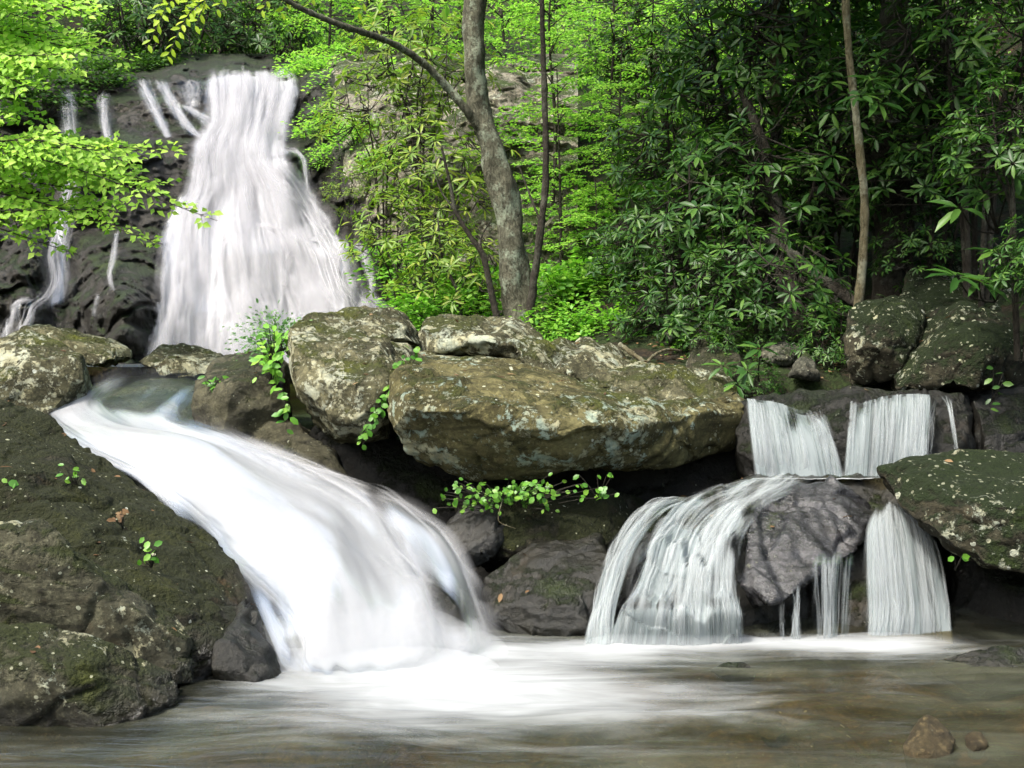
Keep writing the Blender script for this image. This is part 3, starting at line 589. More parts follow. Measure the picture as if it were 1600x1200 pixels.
# ------------------------------------------------------------------ cliff of the tall fall
cpx = np.arange(-150, 905, 2.6); cpy = np.arange(84, 640, 2.4)
CX, CY = np.meshgrid(cpx, cpy, indexing='ij')
def g2(x, y, cx, cy, rx, ry): return np.exp(-((x - cx) / rx) ** 2 - ((y - cy) / ry) ** 2)
def cliff_depth(px, py, sm=1.0):
    pw = py + 16 * fbm(xyz(px / 55, py / 200, 3), 3, 90)
    D = sum(np.interp(pw + q * sm, [84, 100, 110, 116, 135, 150, 205, 225, 240, 300, 345, 372, 395, 455, 475, 545, 640],
                  [24.5, 22.9, 21.9, 21.2, 20.9, 20.5, 19.9, 19.5, 19.2, 18.75, 18.5, 18.0, 17.75, 17.3, 16.95, 16.5, 16.0]) for q in (-9, -4, 0, 4, 9)) / 5
    D = D - 1.2 * g2(px, py, 545, 420, 42, 48) - .5 * g2(px, py, 465, 385, 55, 30) - .8 * g2(px, py, 445, 250, 34, 20) - .5 * g2(px, py, 400, 400, 45, 34)
    D = D - .5 * g2(px, py, 510, 470, 60, 26)
    # left block of dark rock, the round nose above the boulders
    D = D - 1.6 * g2(px, py, 190, 470, 62, 75) - .9 * g2(px, py, 20, 430, 70, 80) + .7 * g2(px, py, 95, 400, 28, 120)
    D = D - .6 * g2(px, py, 190, 260, 70, 60)
    # right: drier cliff standing forward
    rt = sstep(445, 560, px - np.interp(py, [100, 250, 400, 560], [0, 25, 110, 150]))
    D = D - rt * (1.6 + 1.0 * sstep(560, 760, px))
    return np.minimum.accumulate(D + .0035 * py, axis=1) - .0035 * py, rt
Dc, RT = cliff_depth(CX, CY)
Pc = ats(CX, CY, Dc)
blk = ridged(Pc * np.array([.7, .7, 1.0]), 4, 5) * .28 + fbm(Pc * 1.6, 4, 8) * .14
tt = Pc[..., 2] / .55 + .25 * Pc[..., 0] + .8 * fbm(Pc * .5, 3, 4); ff = tt - np.floor(tt)
led = (sstep(0, .8, ff) - sstep(.84, 1, ff) - .5) * .34 * np.clip(.4 + vnoise(Pc * .6, 77), 0, 1.2)
f1, f2, cid = worley(Pc * np.array([1.0, 1.0, 1.5]) + .14 * np.stack([fbm(Pc * 1.5 + 5 * q, 3, 60 + q) for q in range(3)], -1), 63)
blk = blk * .3 + (cid - .5) * .34 * sstep(0, .12, f2 - f1) - .08 * np.exp(-((f2 - f1) / .06) ** 2) + .06 * ridged(Pc * 3.2, 4, 67) + .03 * ridged(Pc * 9, 2, 68)
quiet = g2(CX, CY, 380, 330, 110, 260)
Dr = Dc - (blk + led) * (1 - .72 * quiet)
me = npmesh('cliff', ats(CX, CY, Dr), gridfaces(len(cpx), len(cpy)))
me.materials.append(M['cliff']); me.materials.append(M['cliffpale'])
fm = (RT + .25 * fbm(Pc * .8, 3, 21))[:-1, :-1].ravel() > .62
me.polygons.foreach_set('material_index', fm.astype(np.int32))
tag(link('cliff', me, None), kind='structure')

# ------------------------------------------------------------------ running water
def water(name, V, dens, uvw, nu, nv, mat, layers=2, gap=.03, N=None):
    """stack of thin veils sharing one mesh; each veil lies a little further out than the one under it"""
    Vs, Qs, ds, us = [], [], [], []
    for k in range(layers):
        off = 0 if N is None else N * (gap * k)
        Vs.append((V + off).reshape(-1, 3)); Qs.append(gridfaces(nu, nv) + k * nu * nv)
        ds.append((dens - .10 * k).ravel()); u = uvw.copy().reshape(-1, 3); u[:, 0] += 13.7 * k; us.append(u)
    me = npmesh(name, np.vstack(Vs), np.vstack(Qs)); fattr(me, 'thickness', np.clip(np.concatenate(ds), 0, 1.3)); vattr(me, 'uvw', np.vstack(us))
    o = link(name, me, M[mat]); return tag(o, kind='structure')
def strands(name, V, N, dens, n, wid, alpha, mat, seed, lift=(.01, .08), wander=.02, span=(.2, .7), k=44):
    """n soft threads that run along the sheet V (across, along); denser where the sheet is thicker"""
    rng = np.random.default_rng(seed); nu, nv = dens.shape
    colw = (np.clip(dens, 0, 1).mean(1) + .02) * np.clip(.55 + 1.3 * fbm(xyz(np.linspace(0, 7, nu), 0, 0), 3, seed + 3), .22, 1.6); u0 = rng.choice(nu, n, p=colw / colw.sum()) / (nu - 1) + rng.normal(0, .5 / nu, n)
    ln = rng.uniform(span[0], span[1], n); w0 = rng.uniform(-.12, 1.0 - ln * .55); w1 = np.minimum(w0 + ln, 1.0); w0 = np.maximum(w0, 0)
    f = np.linspace(0, 1, k)[None]; Wp = w0[:, None] + (w1 - w0)[:, None] * f
    Up = np.clip(u0[:, None] + wander * (vnoise(xyz(Wp * 3.0, rng.uniform(0, 99, n)[:, None], seed), seed)), 0, 1)
    def smp(A):
        x = Up * (nu - 1); y = np.clip(Wp, 0, 1) * (nv - 1); i = np.clip(x.astype(int), 0, nu - 2); j = np.clip(y.astype(int), 0, nv - 2); a = x - i; c = y - j
        if A.ndim == 3: a = a[..., None]; c = c[..., None]
        return (A[i, j] * (1 - a) + A[i + 1, j] * a) * (1 - c) + (A[i, j + 1] * (1 - a) + A[i + 1, j + 1] * a) * c
    P = smp(V); Nn = unit_(smp(N)); D = np.clip(smp(dens), 0, 1.1)
    T = np.gradient(P, axis=1); S = unit_(np.cross(T, Nn))
    wd = rng.uniform(0, 1, n) ** 3 * (wid[1] - wid[0]) + wid[0]; lf = rng.uniform(lift[0], lift[1], n)
    P = P + Nn * (lf[:, None] * np.sin(np.pi * np.clip(f, .08, .92)))[..., None]
    al = (alpha * rng.uniform(.4, 1.2, n))[:, None] * D * sstep(0, .22, f) * sstep(1, .7, f + 0 * Wp * (Wp < .98)) if False else (alpha * rng.uniform(.4, 1.2, n))[:, None] * D * sstep(0, .2, f) * np.where(w1[:, None] >= .995, 1, sstep(1, .7, f))
    offs = np.array([-1, -.45, 0, .45, 1]); prof = np.array([0, .6, 1, .6, 0])
    Vv = P[:, :, None] + S[:, :, None] * (offs * .5)[None, None, :, None] * (wd[:, None] * (.6 + .6 * f))[:, :, None, None]
    A = np.clip(al[:, :, None] * prof, 0, .97)
    i = np.arange(n)[:, None, None] * (k * 5) + np.arange(k - 1)[None, :, None] * 5 + np.arange(4)[None, None]
    Q = np.stack([i, i + 1, i + 6, i + 5], -1).reshape(-1, 4)
    me = npmesh(name, Vv, Q); fattr(me, 'thickness', A); tag(link(name, me, M[mat]), kind='structure')
def unit_(v): return v / (np.linalg.norm(v, axis=-1, keepdims=True) + 1e-9)
def flow(name, Lp, Rp, nu, nv, dfun, mat='flow', bulge=.0, noise=.02, layers=2, gap=.03, width=None, seed=0, skew=0.0, surf=None, steps=0, thr=None, base=1.0, tmask=None):
    Lq = catmull(np.array([at(*p)[:] for p in Lp]), nv); Rq = catmull(np.array([at(*p)[:] for p in Rp]), nv)
    u = np.linspace(0, 1, nu)[:, None, None]
    V = Lq[None] * (1 - u) + Rq[None] * u
    du = np.gradient(V, axis=0); dv = np.gradient(V, axis=1); N = np.cross(dv, du); N /= np.linalg.norm(N, axis=2)[..., None] + 1e-9
    flip = np.sign((N * (np.array([0, 0, H]) - V)).sum(2)); N *= flip[..., None]
    U, W = np.broadcast_arrays(u[..., 0], np.linspace(0, 1, nv)[None])
    V = V + N * (bulge * 4 * U * (1 - U) * sstep(0, .3, W) * sstep(1.02, .85, W))[..., None]
    if surf is not None: V = V + N * (surf(U, W) * sstep(0, .2, W) * sstep(1.02, .85, W))[..., None]
    wd = width or np.linalg.norm(Rq - Lq, axis=1).mean()
    s = np.concatenate([[0], np.cumsum(np.linalg.norm(np.diff((Lq + Rq) / 2, axis=0), axis=1))])
    uvw = xyz((U + skew * W) * wd + (steps * (np.floor(W * 4.2 + .5 * fbm(xyz(U * 5, 0, 0), 2, seed + 70)) % 5) * 2.7 if steps else 0), np.broadcast_to(s[None], U.shape), seed * 3.3)
    if noise:
        V = V + N * (noise * fbm(xyz(uvw[..., 0] * 5, uvw[..., 1] * 1.1, seed), 3, seed))[..., None]
    D = dfun(U, W, V)
    if thr:
        n, wid, alpha, vm, kw = thr; strands('water_threads', V, N, D * (tmask(U, W) if tmask else 1.0), n, wid, alpha, vm, seed + 100, **kw)
    return water(name, V, D * base, uvw, nu, nv, mat, layers, gap, N)

# white chute: smooth green water pours over the lip, breaks white and slides right
cl = [(168, 572, 11.6), (160, 592, 10.7), (112, 622, 9.9), (62, 655, 9.3), (110, 694, 8.9), (205, 736, 8.45), (262, 792, 8.05), (325, 855, 7.55), (372, 912, 7.15), (402, 972, 6.78), (440, 1046, 6.36), (466, 1098, 6.05)]
cr = [(348, 572, 11.6), (326, 590, 10.8), (304, 620, 10.1), (292, 652, 9.7), (350, 682, 9.4), (440, 718, 9.15), (545, 752, 8.85), (640, 806, 8.4), (708, 868, 7.95), (752, 940, 7.45), (782, 1008, 6.98), (802, 1054, 6.62)]
def chute_d(U, W, V):
    px, py = proj(V)
    j1 = fbm(xyz(U * 6, W * 5, 0), 4, 51); j2 = fbm(xyz(U * 16, W * 7, 3), 3, 52)
    d = np.ones_like(U) * 1.25 + .10 * j1
    smooth = sstep(706, 650, py + 16 * j1 - .15 * (px - 220) + 40 * sstep(190, 90, px))
    d = d - smooth * (1.30 - .75 * np.clip(g2(px + 1.1 * (py - 590), py, 326, 645, 20, 44) + .8 * g2(px + 1.5 * (py - 605), py, 172, 625, 20, 30) + .35 * g2(px + 1.2 * (py - 590), py, 262, 610, 9, 36), 0, 1))
    sh = sstep(.50, .78, U + .06 * j1) * sstep(.46, .62, W) * sstep(.97, .85, W)
    d = d - .66 * sh + .22 * sh * j2
    d = d - .5 * g2(px - .5 * (py - 800), py, 590, 800, 14, 70) * sh + .4 * g2(px - .6 * (py - 850), py, 690, 850, 26, 120) * sh
    d = d - 1.5 * g2(px - .45 * (py - 960), py, 692, 962, 26, 44)
    d = d + .5 * g2(px, py, 585, 950, 60, 60)
    e = sstep(0, .10, U + .05 * j2) * sstep(1, .93 - .22 * sstep(.72, 1, W), U + .03 * j2) * sstep(1.0, .93, W + .02 * j1)
    return np.clip(np.maximum(d, .10 * smooth), 0, 1.3) * e
def chute_s(U, W):
    s = .08 * np.exp(-((U - .62 + .12 * np.sin(W * 7)) / .12) ** 2) * sstep(.35, .6, W) + .06 * np.exp(-((U - .86) / .10) ** 2) * sstep(.5, .7, W)
    s = s + .12 * np.exp(-((U - .3) / .2) ** 2) * sstep(.3, .5, W) * sstep(1.0, .8, W)
    s = s - .09 * np.exp(-((U - .73) / .05) ** 2) * sstep(.5, .65, W)
    return s + (.09 * fbm(xyz(U * 2.6, W * 3.6, 1), 2, 53) + .025 * fbm(xyz(U * 6, W * 9, 1), 2, 54)) * sstep(.2, .4, W)
flow('chute_water', cl, cr, 220, 300, chute_d, bulge=.10, noise=.006, layers=3, gap=.03, surf=chute_s, seed=1, thr=(620, (.04, .34), .36, 'veil', dict(lift=(.0, .12), wander=.10, span=(.10, .42))), tmask=lambda U, W: .10 + .9 * sstep(.50, .72, U) * sstep(.42, .55, W) + .35 * sstep(.88, 1.0, U) + .25 * sstep(.12, .0, U) * sstep(.3, .5, W))
# rock bed under the chute
Lq = catmull(np.array([at(*p)[:] for p in cl]), 110); Rq = catmull(np.array([at(*p)[:] for p in cr]), 110)
u = np.linspace(-.12, 1.03, 90)[:, None, None]; V = Lq[None] * (1 - u) + Rq[None] * u
uu = np.broadcast_to(u[..., 0], V.shape[:2]); ww = np.broadcast_to(np.linspace(0, 1, 110)[None], uu.shape)
V = V + np.array([0, .10, -.10]) * (1 + 2.2 * sstep(.8, 1, ww))[..., None] + np.array([0, -.7, .7]) * (.10 * 4 * np.clip(uu * (1 - uu), -.1, 1) + chute_s(uu, ww) - .08 + .03 * ridged(V * 2.2, 3, 6))[..., None]
tag(link('chute_bed', npmesh('chute_bed', V, gridfaces(90, 110)), M['lip']), kind='structure')
rock('smooth dark wet rock splitting the right shoulder of the white chute near its foot',
     [[(648, 925, 7.25), (668, 900, 7.3), (700, 930, 7.1), (728, 968, 6.98), (748, 1012, 6.9), (690, 1018, 6.8), (655, 985, 6.95), (690, 960, 6.92), (650, 960, 7.8), (740, 1010, 7.5), (700, 1060, 7.0)]],
     'wet', name='rock', cat='rock', vox=.02, smooth=4, a1=.03, a2=.02, a3=.01, seed=93)
# still upper pool behind the lip
V = [at(100, 573.5, 11.6), at(420, 573.5, 11.6), (-.5, 17.2, 1.46), (-7, 17.2, 1.46)]
me = npmesh('upper_pool', [tuple(v) for v in V], [[0, 1, 2, 3]]); fattr(me, 'foam', [.02, .02, .7, .4]); vattr(me, 'uvw', [tuple(v) for v in V])
tag(link('upper_pool', me, M['pool']), kind='structure')

# tall fall: veil over the stepped cliff
wpx = np.arange(-60, 700, 2.2); wpy = np.arange(100, 585, 2.0)
WX, WY = np.meshgrid(wpx, wpy, indexing='ij')
Dw, _ = cliff_depth(WX, WY, 4.5); Dw = np.minimum.accumulate(np.minimum(Dw - .1, cliff_depth(WX, WY, 2.0)[0] - .08) + .0062 * WY, axis=1) - .0062 * WY
nz = fbm(xyz(WX / 24, WY / 150, 0), 4, 40); nz2 = fbm(xyz(WX / 9, WY / 12, 0), 3, 45)
Le = np.interp(WY, [100, 118, 135, 200, 225, 300, 350, 374, 400, 467, 560], [322, 318, 322, 326, 308, 292, 262, 255, 252, 246, 232])
Re = np.interp(WY, [100, 118, 150, 200, 235, 262, 300, 340, 372, 410, 440, 462, 476, 490, 560], [452, 458, 463, 446, 446, 452, 484, 512, 530, 552, 562, 572, 585, 594, 610])
WU = (WX - Le) / (Re - Le)
jl = nz * 6 + nz2 * 4
dens = sstep(-8, 14, WX - Le + jl) * sstep(-8, 16, Re - WX + jl)
dens = dens * sstep(104, 122, WY + 10 * fbm(xyz(WX / 30, 0, 0), 3, 47))
core = np.interp(WY, [100, 130, 200, 300, 380, 480, 560], [.95, 1.0, 1.02, 1.0, .86, .84, .95]) * (1 - .10 * np.abs(WU - .45))
dens = dens * np.clip(core + .10 * nz, 0, 1.1)
# darker thin patches where the rock shows, as in the photo
for (a, b, c, d, e) in ((395, 205, 40, 14, .06), (380, 290, 60, 20, .05), (420, 330, 50, 26, .10), (440, 246, 24, 7, .50), (458, 290, 12, 22, .40), (505, 372, 20, 20, .22), (540, 425, 22, 30, .30), (470, 440, 30, 34, .14), (330, 345, 26, 26, .08), (425, 370, 22, 14, .14), (280, 400, 24, 60, .08), (250, 480, 12, 60, .08), (385, 130, 40, 8, .12), (505, 330, 22, 20, .12)):
    dens = dens - e * g2(WX, WY, a, b, c, d)
for (a, b, c, d, e) in ((500, 395, 34, 8, .25), (545, 384, 22, 6, .3), (455, 405, 30, 7, .2), (575, 480, 20, 6, .3), (432, 238, 34, 4, .4), (470, 262, 8, 20, .5), (478, 255, 10, 10, .35)):
    dens = np.maximum(dens, 0) + e * g2(WX, WY, a, b, c, d) * (WX < Re + 12)
spath = []
def strand(path, wpx_, strength):
    global dens
    p = catmull(np.array(path, float), 160); xx = np.interp(WY, p[:, 1], p[:, 0]); ww_ = np.interp(WY, p[:, 1], p[:, 2]) * wpx_
    inside = sstep(p[0, 1] - 4, p[0, 1] + 6, WY) * sstep(p[-1, 1] + 4, p[-1, 1] - 6, WY)
    dens = np.maximum(dens, .62 * strength * inside * np.exp(-((WX - xx + nz2 * 2) / ww_) ** 2 * 1.2)); spath.append((p, wpx_, strength))
strand([(222, 122, 1.0), (232, 150, .8), (248, 185, .6), (262, 215, .5)], 16, 0.66)
strand([(250, 124, 1.0), (268, 160, .8), (290, 195, .8), (310, 214, .7)], 14, 0.67)
strand([(300, 124, 2.0), (300, 150, 1.4), (300, 170, .8)], 16, 0.37)
strand([(285, 165, .6), (310, 180, .8), (330, 195, 1.0), (340, 215, 1.0)], 14, 0.57)
strand([(108, 138, .9), (106, 170, 1.2), (108, 220, 1.2), (112, 260, 1.0), (112, 300, 1.2), (100, 350, 1.6), (88, 400, 1.8), (92, 440, 1.8), (80, 466, 2.2), (56, 482, 1.6), (46, 505, 1.5), (24, 535, 1.6)], 13, 0.66)
strand([(60, 468, 1.6), (28, 478, .8), (20, 500, .8), (8, 530, 1.2)], 12, 0.57)
strand([(166, 142, .8), (163, 165, 1.2), (166, 200, 1.0), (172, 230, .8)], 11, 0.49)
strand([(182, 360, .5), (178, 405, .7), (172, 430, .6), (176, 455, .6)], 7, 0.49)
strand([(155, 462, .5), (146, 495, .6)], 7, 0.41)
strand([(600, 478, 3.5), (605, 484, 3.0), (610, 500, 1.5)], 8, 0.41)
strand([(618, 484, .6), (620, 505, .6)], 6, 0.49)
# outlines of the mounds the fall fans over, and the little spout on its right shoulder
for arc in ([(480, 374, 1), (506, 386, 1), (523, 414, 1), (534, 456, .8)], [(480, 374, 1), (461, 388, 1), (449, 412, 1), (444, 446, .8)], [(548, 382, 1), (566, 394, 1), (577, 428, 1), (583, 468, .8)], [(548, 382, 1), (533, 392, 1), (526, 418, .9), (524, 440, .7)],
            [(436, 300, 1), (470, 322, 1), (495, 350, 1), (508, 372, .8)], [(340, 300, 1), (318, 318, 1), (306, 350, 1), (300, 380, .8)], [(395, 352, 1), (424, 360, 1), (448, 376, 1), (460, 392, .8)], [(395, 352, 1), (366, 364, 1), (350, 384, 1), (344, 420, .8)],
            [(440, 236, .8), (463, 239, .8), (474, 250, .8), (478, 272, .7), (481, 300, .6)], [(560, 462, 1), (584, 468, 1), (598, 480, 1), (604, 500, .8)]):
    strand(arc, 8, .75)
uvw = xyz(np.where((WU > -.15) & (WU < 1.15), WU * 3.0, WX / 105.0), (620 - WY) / 100.0, 0)
keep = (dens > .015)
nu_, nv_ = WX.shape; Q = gridfaces(nu_, nv_); km = keep.ravel()[Q].any(1); Q = Q[km]
def fall_mesh(name):
    Vs, Qs, ds, us = [], [], [], []
    for k in range(2):
        Vs.append(ats(WX, WY, Dw - .24 - .14 * k - .05 * nz).reshape(-1, 3)); Qs.append(Q + k * WX.size); ds.append((dens - .12 * k).ravel())
        t = uvw.reshape(-1, 3).copy(); t[:, 0] += 9.1 * k; us.append(t)
    me = npmesh(name, np.vstack(Vs), np.vstack(Qs)); fattr(me, 'thickness', np.clip(np.concatenate(ds), 0, 1.1)); vattr(me, 'uvw', np.vstack(us)); return me
tag(link('waterfall', fall_mesh('waterfall'), M['flowfar']), kind='structure')
# threads of the main body run down its fanning width
fu = np.linspace(-.02, 1.02, 120); fv = np.linspace(108, 578, 200); FU, FV = np.meshgrid(fu, fv, indexing='ij')
FL = np.interp(fv, WY[0], Le[0]); FR = np.interp(fv, WY[0], Re[0]); FX = FL[None] * (1 - FU) + FR[None] * FU
def bil(A, X, Y):
    x = np.clip((X - wpx[0]) / 2.2, 0, len(wpx) - 2.001); y = np.clip((Y - wpy[0]) / 2.0, 0, len(wpy) - 2.001); i = x.astype(int); j = y.astype(int); a = x - i; c = y - j
    return (A[i, j] * (1 - a) + A[i + 1, j] * a) * (1 - c) + (A[i, j + 1] * (1 - a) + A[i + 1, j + 1] * a) * c
FP = ats(FX, FV, bil(Dw, FX, FV) - .42); FN = np.broadcast_to(np.array([0, -.8, .6]), FP.shape)
FD = np.clip(bil(dens, FX, FV), 0, 1.1)
strands('water_threads', FP, FN, FD, 560, (.07, .46), .40, 'veilfar', 301, lift=(0, .22), wander=.035, span=(.08, .36))
for q, (p, w_, st) in enumerate(spath):
    g = np.linspace(-1, 1, 14)[:, None]; SX = p[None, :, 0] + g * p[None, :, 2] * w_ * .8; SY = np.broadcast_to(p[None, :, 1], SX.shape)
    SV = ats(SX, SY, bil(Dw, SX, SY) - .40); SD = st * np.exp(-1.5 * g ** 2) * np.ones_like(SX) * sstep(0, .08, np.linspace(0, 1, 160))[None]
    strands('water_threads', SV, np.broadcast_to(np.array([0, -.8, .6]), SV.shape), SD, int(26 + 2.2 * w_), (.02, .10), .6, 'veilfar', 320 + q, lift=(0, .10), wander=.25, span=(.15, .6))
FD2 = FD * np.clip(g2(FX, FV, 470, 390, 80, 60) + g2(FX, FV, 560, 450, 50, 60) + g2(FX, FV, 460, 260, 40, 30) + g2(FX, FV, 360, 140, 90, 30), 0, 1)
strands('water_threads', FP, FN, FD2, 260, (.02, .10), .8, 'veilfar', 302, lift=(0, .22), wander=.05, span=(.05, .25))

# right cascade: upper curtains
def cur_d(gaps, base=.72, top=.05):
    def f(U, W, V):
        px, py = proj(V); d = np.ones_like(U) * base
        for (a, b, c, d_, e) in gaps: d = d + e * g2(px, py, a, b, c, d_)
        return np.clip(d, 0, 1) * sstep(0, .02, U) * sstep(1, .97, U) * sstep(0, top, W)
    return f
flow('curtain_water', [(1164, 628, 8.75), (1166, 640, 8.55), (1172, 690, 8.35), (1180, 746, 8.25)], [(1282, 640, 8.7), (1292, 668, 8.5), (1306, 704, 8.35), (1318, 746, 8.25)], 90, 80,
     cur_d([(1240, 655, 12, 22, -.55), (1268, 655, 10, 16, -.5), (1285, 690, 8, 10, -.3), (1180, 700, 14, 50, .25), (1200, 640, 26, 20, .1), (1262, 700, 20, 30, .15)], .80), mat='curtain', noise=.012, gap=.02, seed=4, base=.8, thr=(240, (.008, .05), .55, 'veilshade', dict(lift=(0, .05), wander=.02, span=(.3, 1.0))))
flow('curtain_water', [(1330, 626, 8.75), (1326, 642, 8.55), (1322, 690, 8.38), (1318, 746, 8.28)], [(1456, 618, 8.78), (1456, 632, 8.55), (1452, 690, 8.36), (1450, 746, 8.25)], 90, 80,
     cur_d([(1334, 655, 8, 30, -.2), (1395, 690, 10, 40, -.25), (1420, 680, 20, 60, .12), (1346, 640, 10, 10, -.3), (1446, 690, 6, 40, -.2)], .76), mat='curtain', noise=.012, gap=.02, seed=6, base=.8, thr=(260, (.008, .05), .55, 'veilshade', dict(lift=(0, .05), wander=.02, span=(.3, 1.0))))
flow('curtain_water', [(1468, 616, 8.8), (1480, 640, 8.5), (1489, 680, 8.4), (1494, 720, 8.35)], [(1486, 614, 8.8), (1489, 640, 8.48), (1495, 680, 8.38), (1500, 720, 8.33)], 16, 60, cur_d([], .78), mat='curtain', noise=.006, layers=1, seed=8, base=.35, thr=(18, (.006, .025), .6, 'veilshade', dict(lift=(0, .02), wander=.25, span=(.3, 1.0))))
flow('curtain_water', [(1456, 622, 8.75), (1450, 660, 8.5), (1445, 720, 8.4)], [(1468, 622, 8.75), (1462, 660, 8.48), (1455, 720, 8.38)], 12, 50, cur_d([], .55), mat='curtain', noise=.006, layers=1, seed=9, base=.3, thr=(14, (.005, .02), .5, 'veilshade', dict(lift=(0, .02), wander=.4, span=(.3, 1.0))))
# ledge pool
lx = np.linspace(1170, 1520, 90); jf = fbm(xyz(lx / 26, 0, 0), 4, 35)
LV = np.stack([ats(lx, 740.5, 8.62)] + [ats(lx, 748 + 1.5 * jf * (1 - f) - f * 4 + np.clip(lx - 1400, 0, 200) * -.02, 8.06 + .42 * f) for f in (1, .6, .3, 0)], 1)
me = npmesh('ledge_pool', LV, gridfaces(90, 5)); fattr(me, 'foam', np.clip(.62 + .5 * np.repeat(jf[:, None], 5, 1), 0, .9)); vattr(me, 'uvw', LV)
tag(link('ledge_pool', me, M['pool']), kind='structure')
# lower fans
def fanA(U, W, V):
    px, py = proj(V); j = fbm(xyz(px / 30, py / 50, 0), 4, 36)
    film = sstep(800, 780, py + .35 * (px - 1110) * -1 + 14 * j)
    d = .78 + .26 * j * sstep(965, 935, py) - .42 * film
    d = d + .45 * g2(px + .9 * (py - 760), py, 1165, 760, 16, 26) - .5 * g2(px, py, 1172, 850, 22, 60) - .30 * g2(px, py, 1075, 818, 34, 10) - .4 * g2(px + .4 * (py - 860), py, 1006, 870, 12, 50)
    d = d + .25 * g2(px, py, 1075, 880, 40, 40) + .16 * sstep(945, 962, py) - .25 * g2(px, py, 1120, 905, 30, 8) - .22 * g2(px, py, 1030, 948, 40, 7) + .3 * g2(px, py, 1085, 955, 60, 6)
    d = d - .35 * sstep(.80, .9, U) * sstep(830, 850, py) * sstep(950, 930, py) * (1 - .8 * g2(px, py, 1160, 880, 8, 26))
    return np.clip(d, 0, 1.1) * sstep(0, .06, U + .03 * j) * sstep(1, .93, U + .03 * j)
def fanA_s(U, W):
    j = .10 * fbm(xyz(U * 6, 0, 0), 3, 33)
    return .07 * sstep(.50, .58, W + j) - .04 * sstep(.58, .74, W + j) + .08 * sstep(.78, .84, W + j * .7) + .025 * fbm(xyz(U * 5, W * 2.2, 0), 2, 34)
flow('fan_water', [(1172, 747, 8.03), (1120, 768, 7.9), (1062, 790, 7.72), (1022, 830, 7.55), (995, 890, 7.3), (965, 950, 7.1), (948, 1010, 6.98)], [(1275, 747, 8.0), (1236, 768, 7.8), (1196, 800, 7.62), (1166, 850, 7.32), (1162, 900, 7.08), (1166, 950, 6.97), (1170, 1010, 6.9)],
     150, 160, fanA, mat='curtain', bulge=-.02, noise=.02, gap=.02, surf=fanA_s, seed=10, steps=1, base=.62, thr=(620, (.008, .07), .55, 'veilshade', dict(lift=(0, .05), wander=.06, span=(.12, .45))))
def fanB(U, W, V):
    px, py = proj(V)
    return np.clip(.74 - .25 * g2(px, py, 1010, 810, 20, 12) + .15 * sstep(870, 960, py) - .2 * g2(px, py, 960, 850, 10, 20), 0, 1) * sstep(0, .12, U) * sstep(1, .85, U) * sstep(0, .1, W)
flow('fan_water', [(1050, 778, 7.9), (1000, 800, 7.8), (962, 850, 7.6), (938, 905, 7.38), (924, 960, 7.18), (910, 1010, 7.02)], [(1090, 776, 7.9), (1040, 800, 7.7), (1002, 850, 7.48), (980, 905, 7.25), (966, 960, 7.1), (962, 1010, 6.95)], 50, 120, fanB, mat='curtain', bulge=.03, noise=.01, gap=.02, seed=12, base=.7, thr=(200, (.008, .06), .5, 'veilshade', dict(lift=(0, .05), wander=.16, span=(.15, .5))))
def fanC(U, W, V):
    px, py = proj(V)
    d = .70 + .15 * sstep(800, 830, py) - .3 * sstep(.3, .0, W) - .14 * g2(px, py, 1440, 960, 22, 50) + .2 * g2(px, py, 1472, 900, 10, 120) + .1 * g2(px, py, 1385, 900, 20, 80) - .12 * g2(px, py, 1345, 900, 10, 100)
    jt = fbm(xyz(U * 5, 0, 0), 3, 38); return np.clip(d, 0, 1) * sstep(0, .06, U) * sstep(1, .94, U) * sstep(.02, .22, W + .14 * jt)
flow('fan_water', [(1372, 782, 7.9), (1358, 806, 7.68), (1350, 842, 7.45), (1350, 900, 7.28), (1352, 960, 7.15), (1352, 1010, 7.02)], [(1428, 786, 7.9), (1442, 806, 7.76), (1456, 838, 7.6), (1470, 890, 7.42), (1482, 950, 7.28), (1494, 1010, 7.1)], 110, 120, fanC, mat='curtain', bulge=.04, noise=.012, gap=.02, seed=14, base=.7, thr=(420, (.008, .05), .5, 'veilshade', dict(lift=(0, .06), wander=.04, span=(.2, .9))))
def thin(b): return lambda U, W, V: b * sstep(0, .15, U) * sstep(1, .85, U) * sstep(0, .22, W + .10 * fbm(xyz(U * 5, 0, 0), 2, 39))
flow('strand_water', [(1268, 868, 7.22), (1266, 900, 7.1), (1268, 960, 7.05), (1270, 1010, 7.0)], [(1340, 846, 7.4), (1334, 900, 7.15), (1330, 960, 7.08), (1330, 1010, 7.0)], 40, 70, lambda U, W, V: thin(.66)(U, W, V) * (1 - .7 * np.exp(-((U - .72) / .12) ** 2)), mat='curtain', noise=.012, gap=.015, seed=16, base=.6, thr=(90, (.006, .035), .55, 'veilshade', dict(lift=(0, .03), wander=.04, span=(.3, 1.0))))
flow('strand_water', [(1236, 915, 7.06), (1236, 960, 7.04), (1232, 1010, 7.0)], [(1254, 905, 7.08), (1250, 960, 7.04), (1252, 1010, 7.0)], 16, 50, thin(.78), mat='curtain', noise=.006, layers=1, seed=18, base=.4, thr=(24, (.006, .03), .6, 'veilshade', dict(lift=(0, .02), wander=.25, span=(.3, 1.0))))
flow('strand_water', [(1216, 935, 7.02), (1218, 1010, 6.98)], [(1226, 932, 7.02), (1227, 1010, 6.98)], 12, 40, thin(.6), mat='curtain', noise=.006, layers=1, seed=20, base=.3, thr=(12, (.005, .02), .5, 'veilshade', dict(lift=(0, .02), wander=.3, span=(.3, 1.0))))

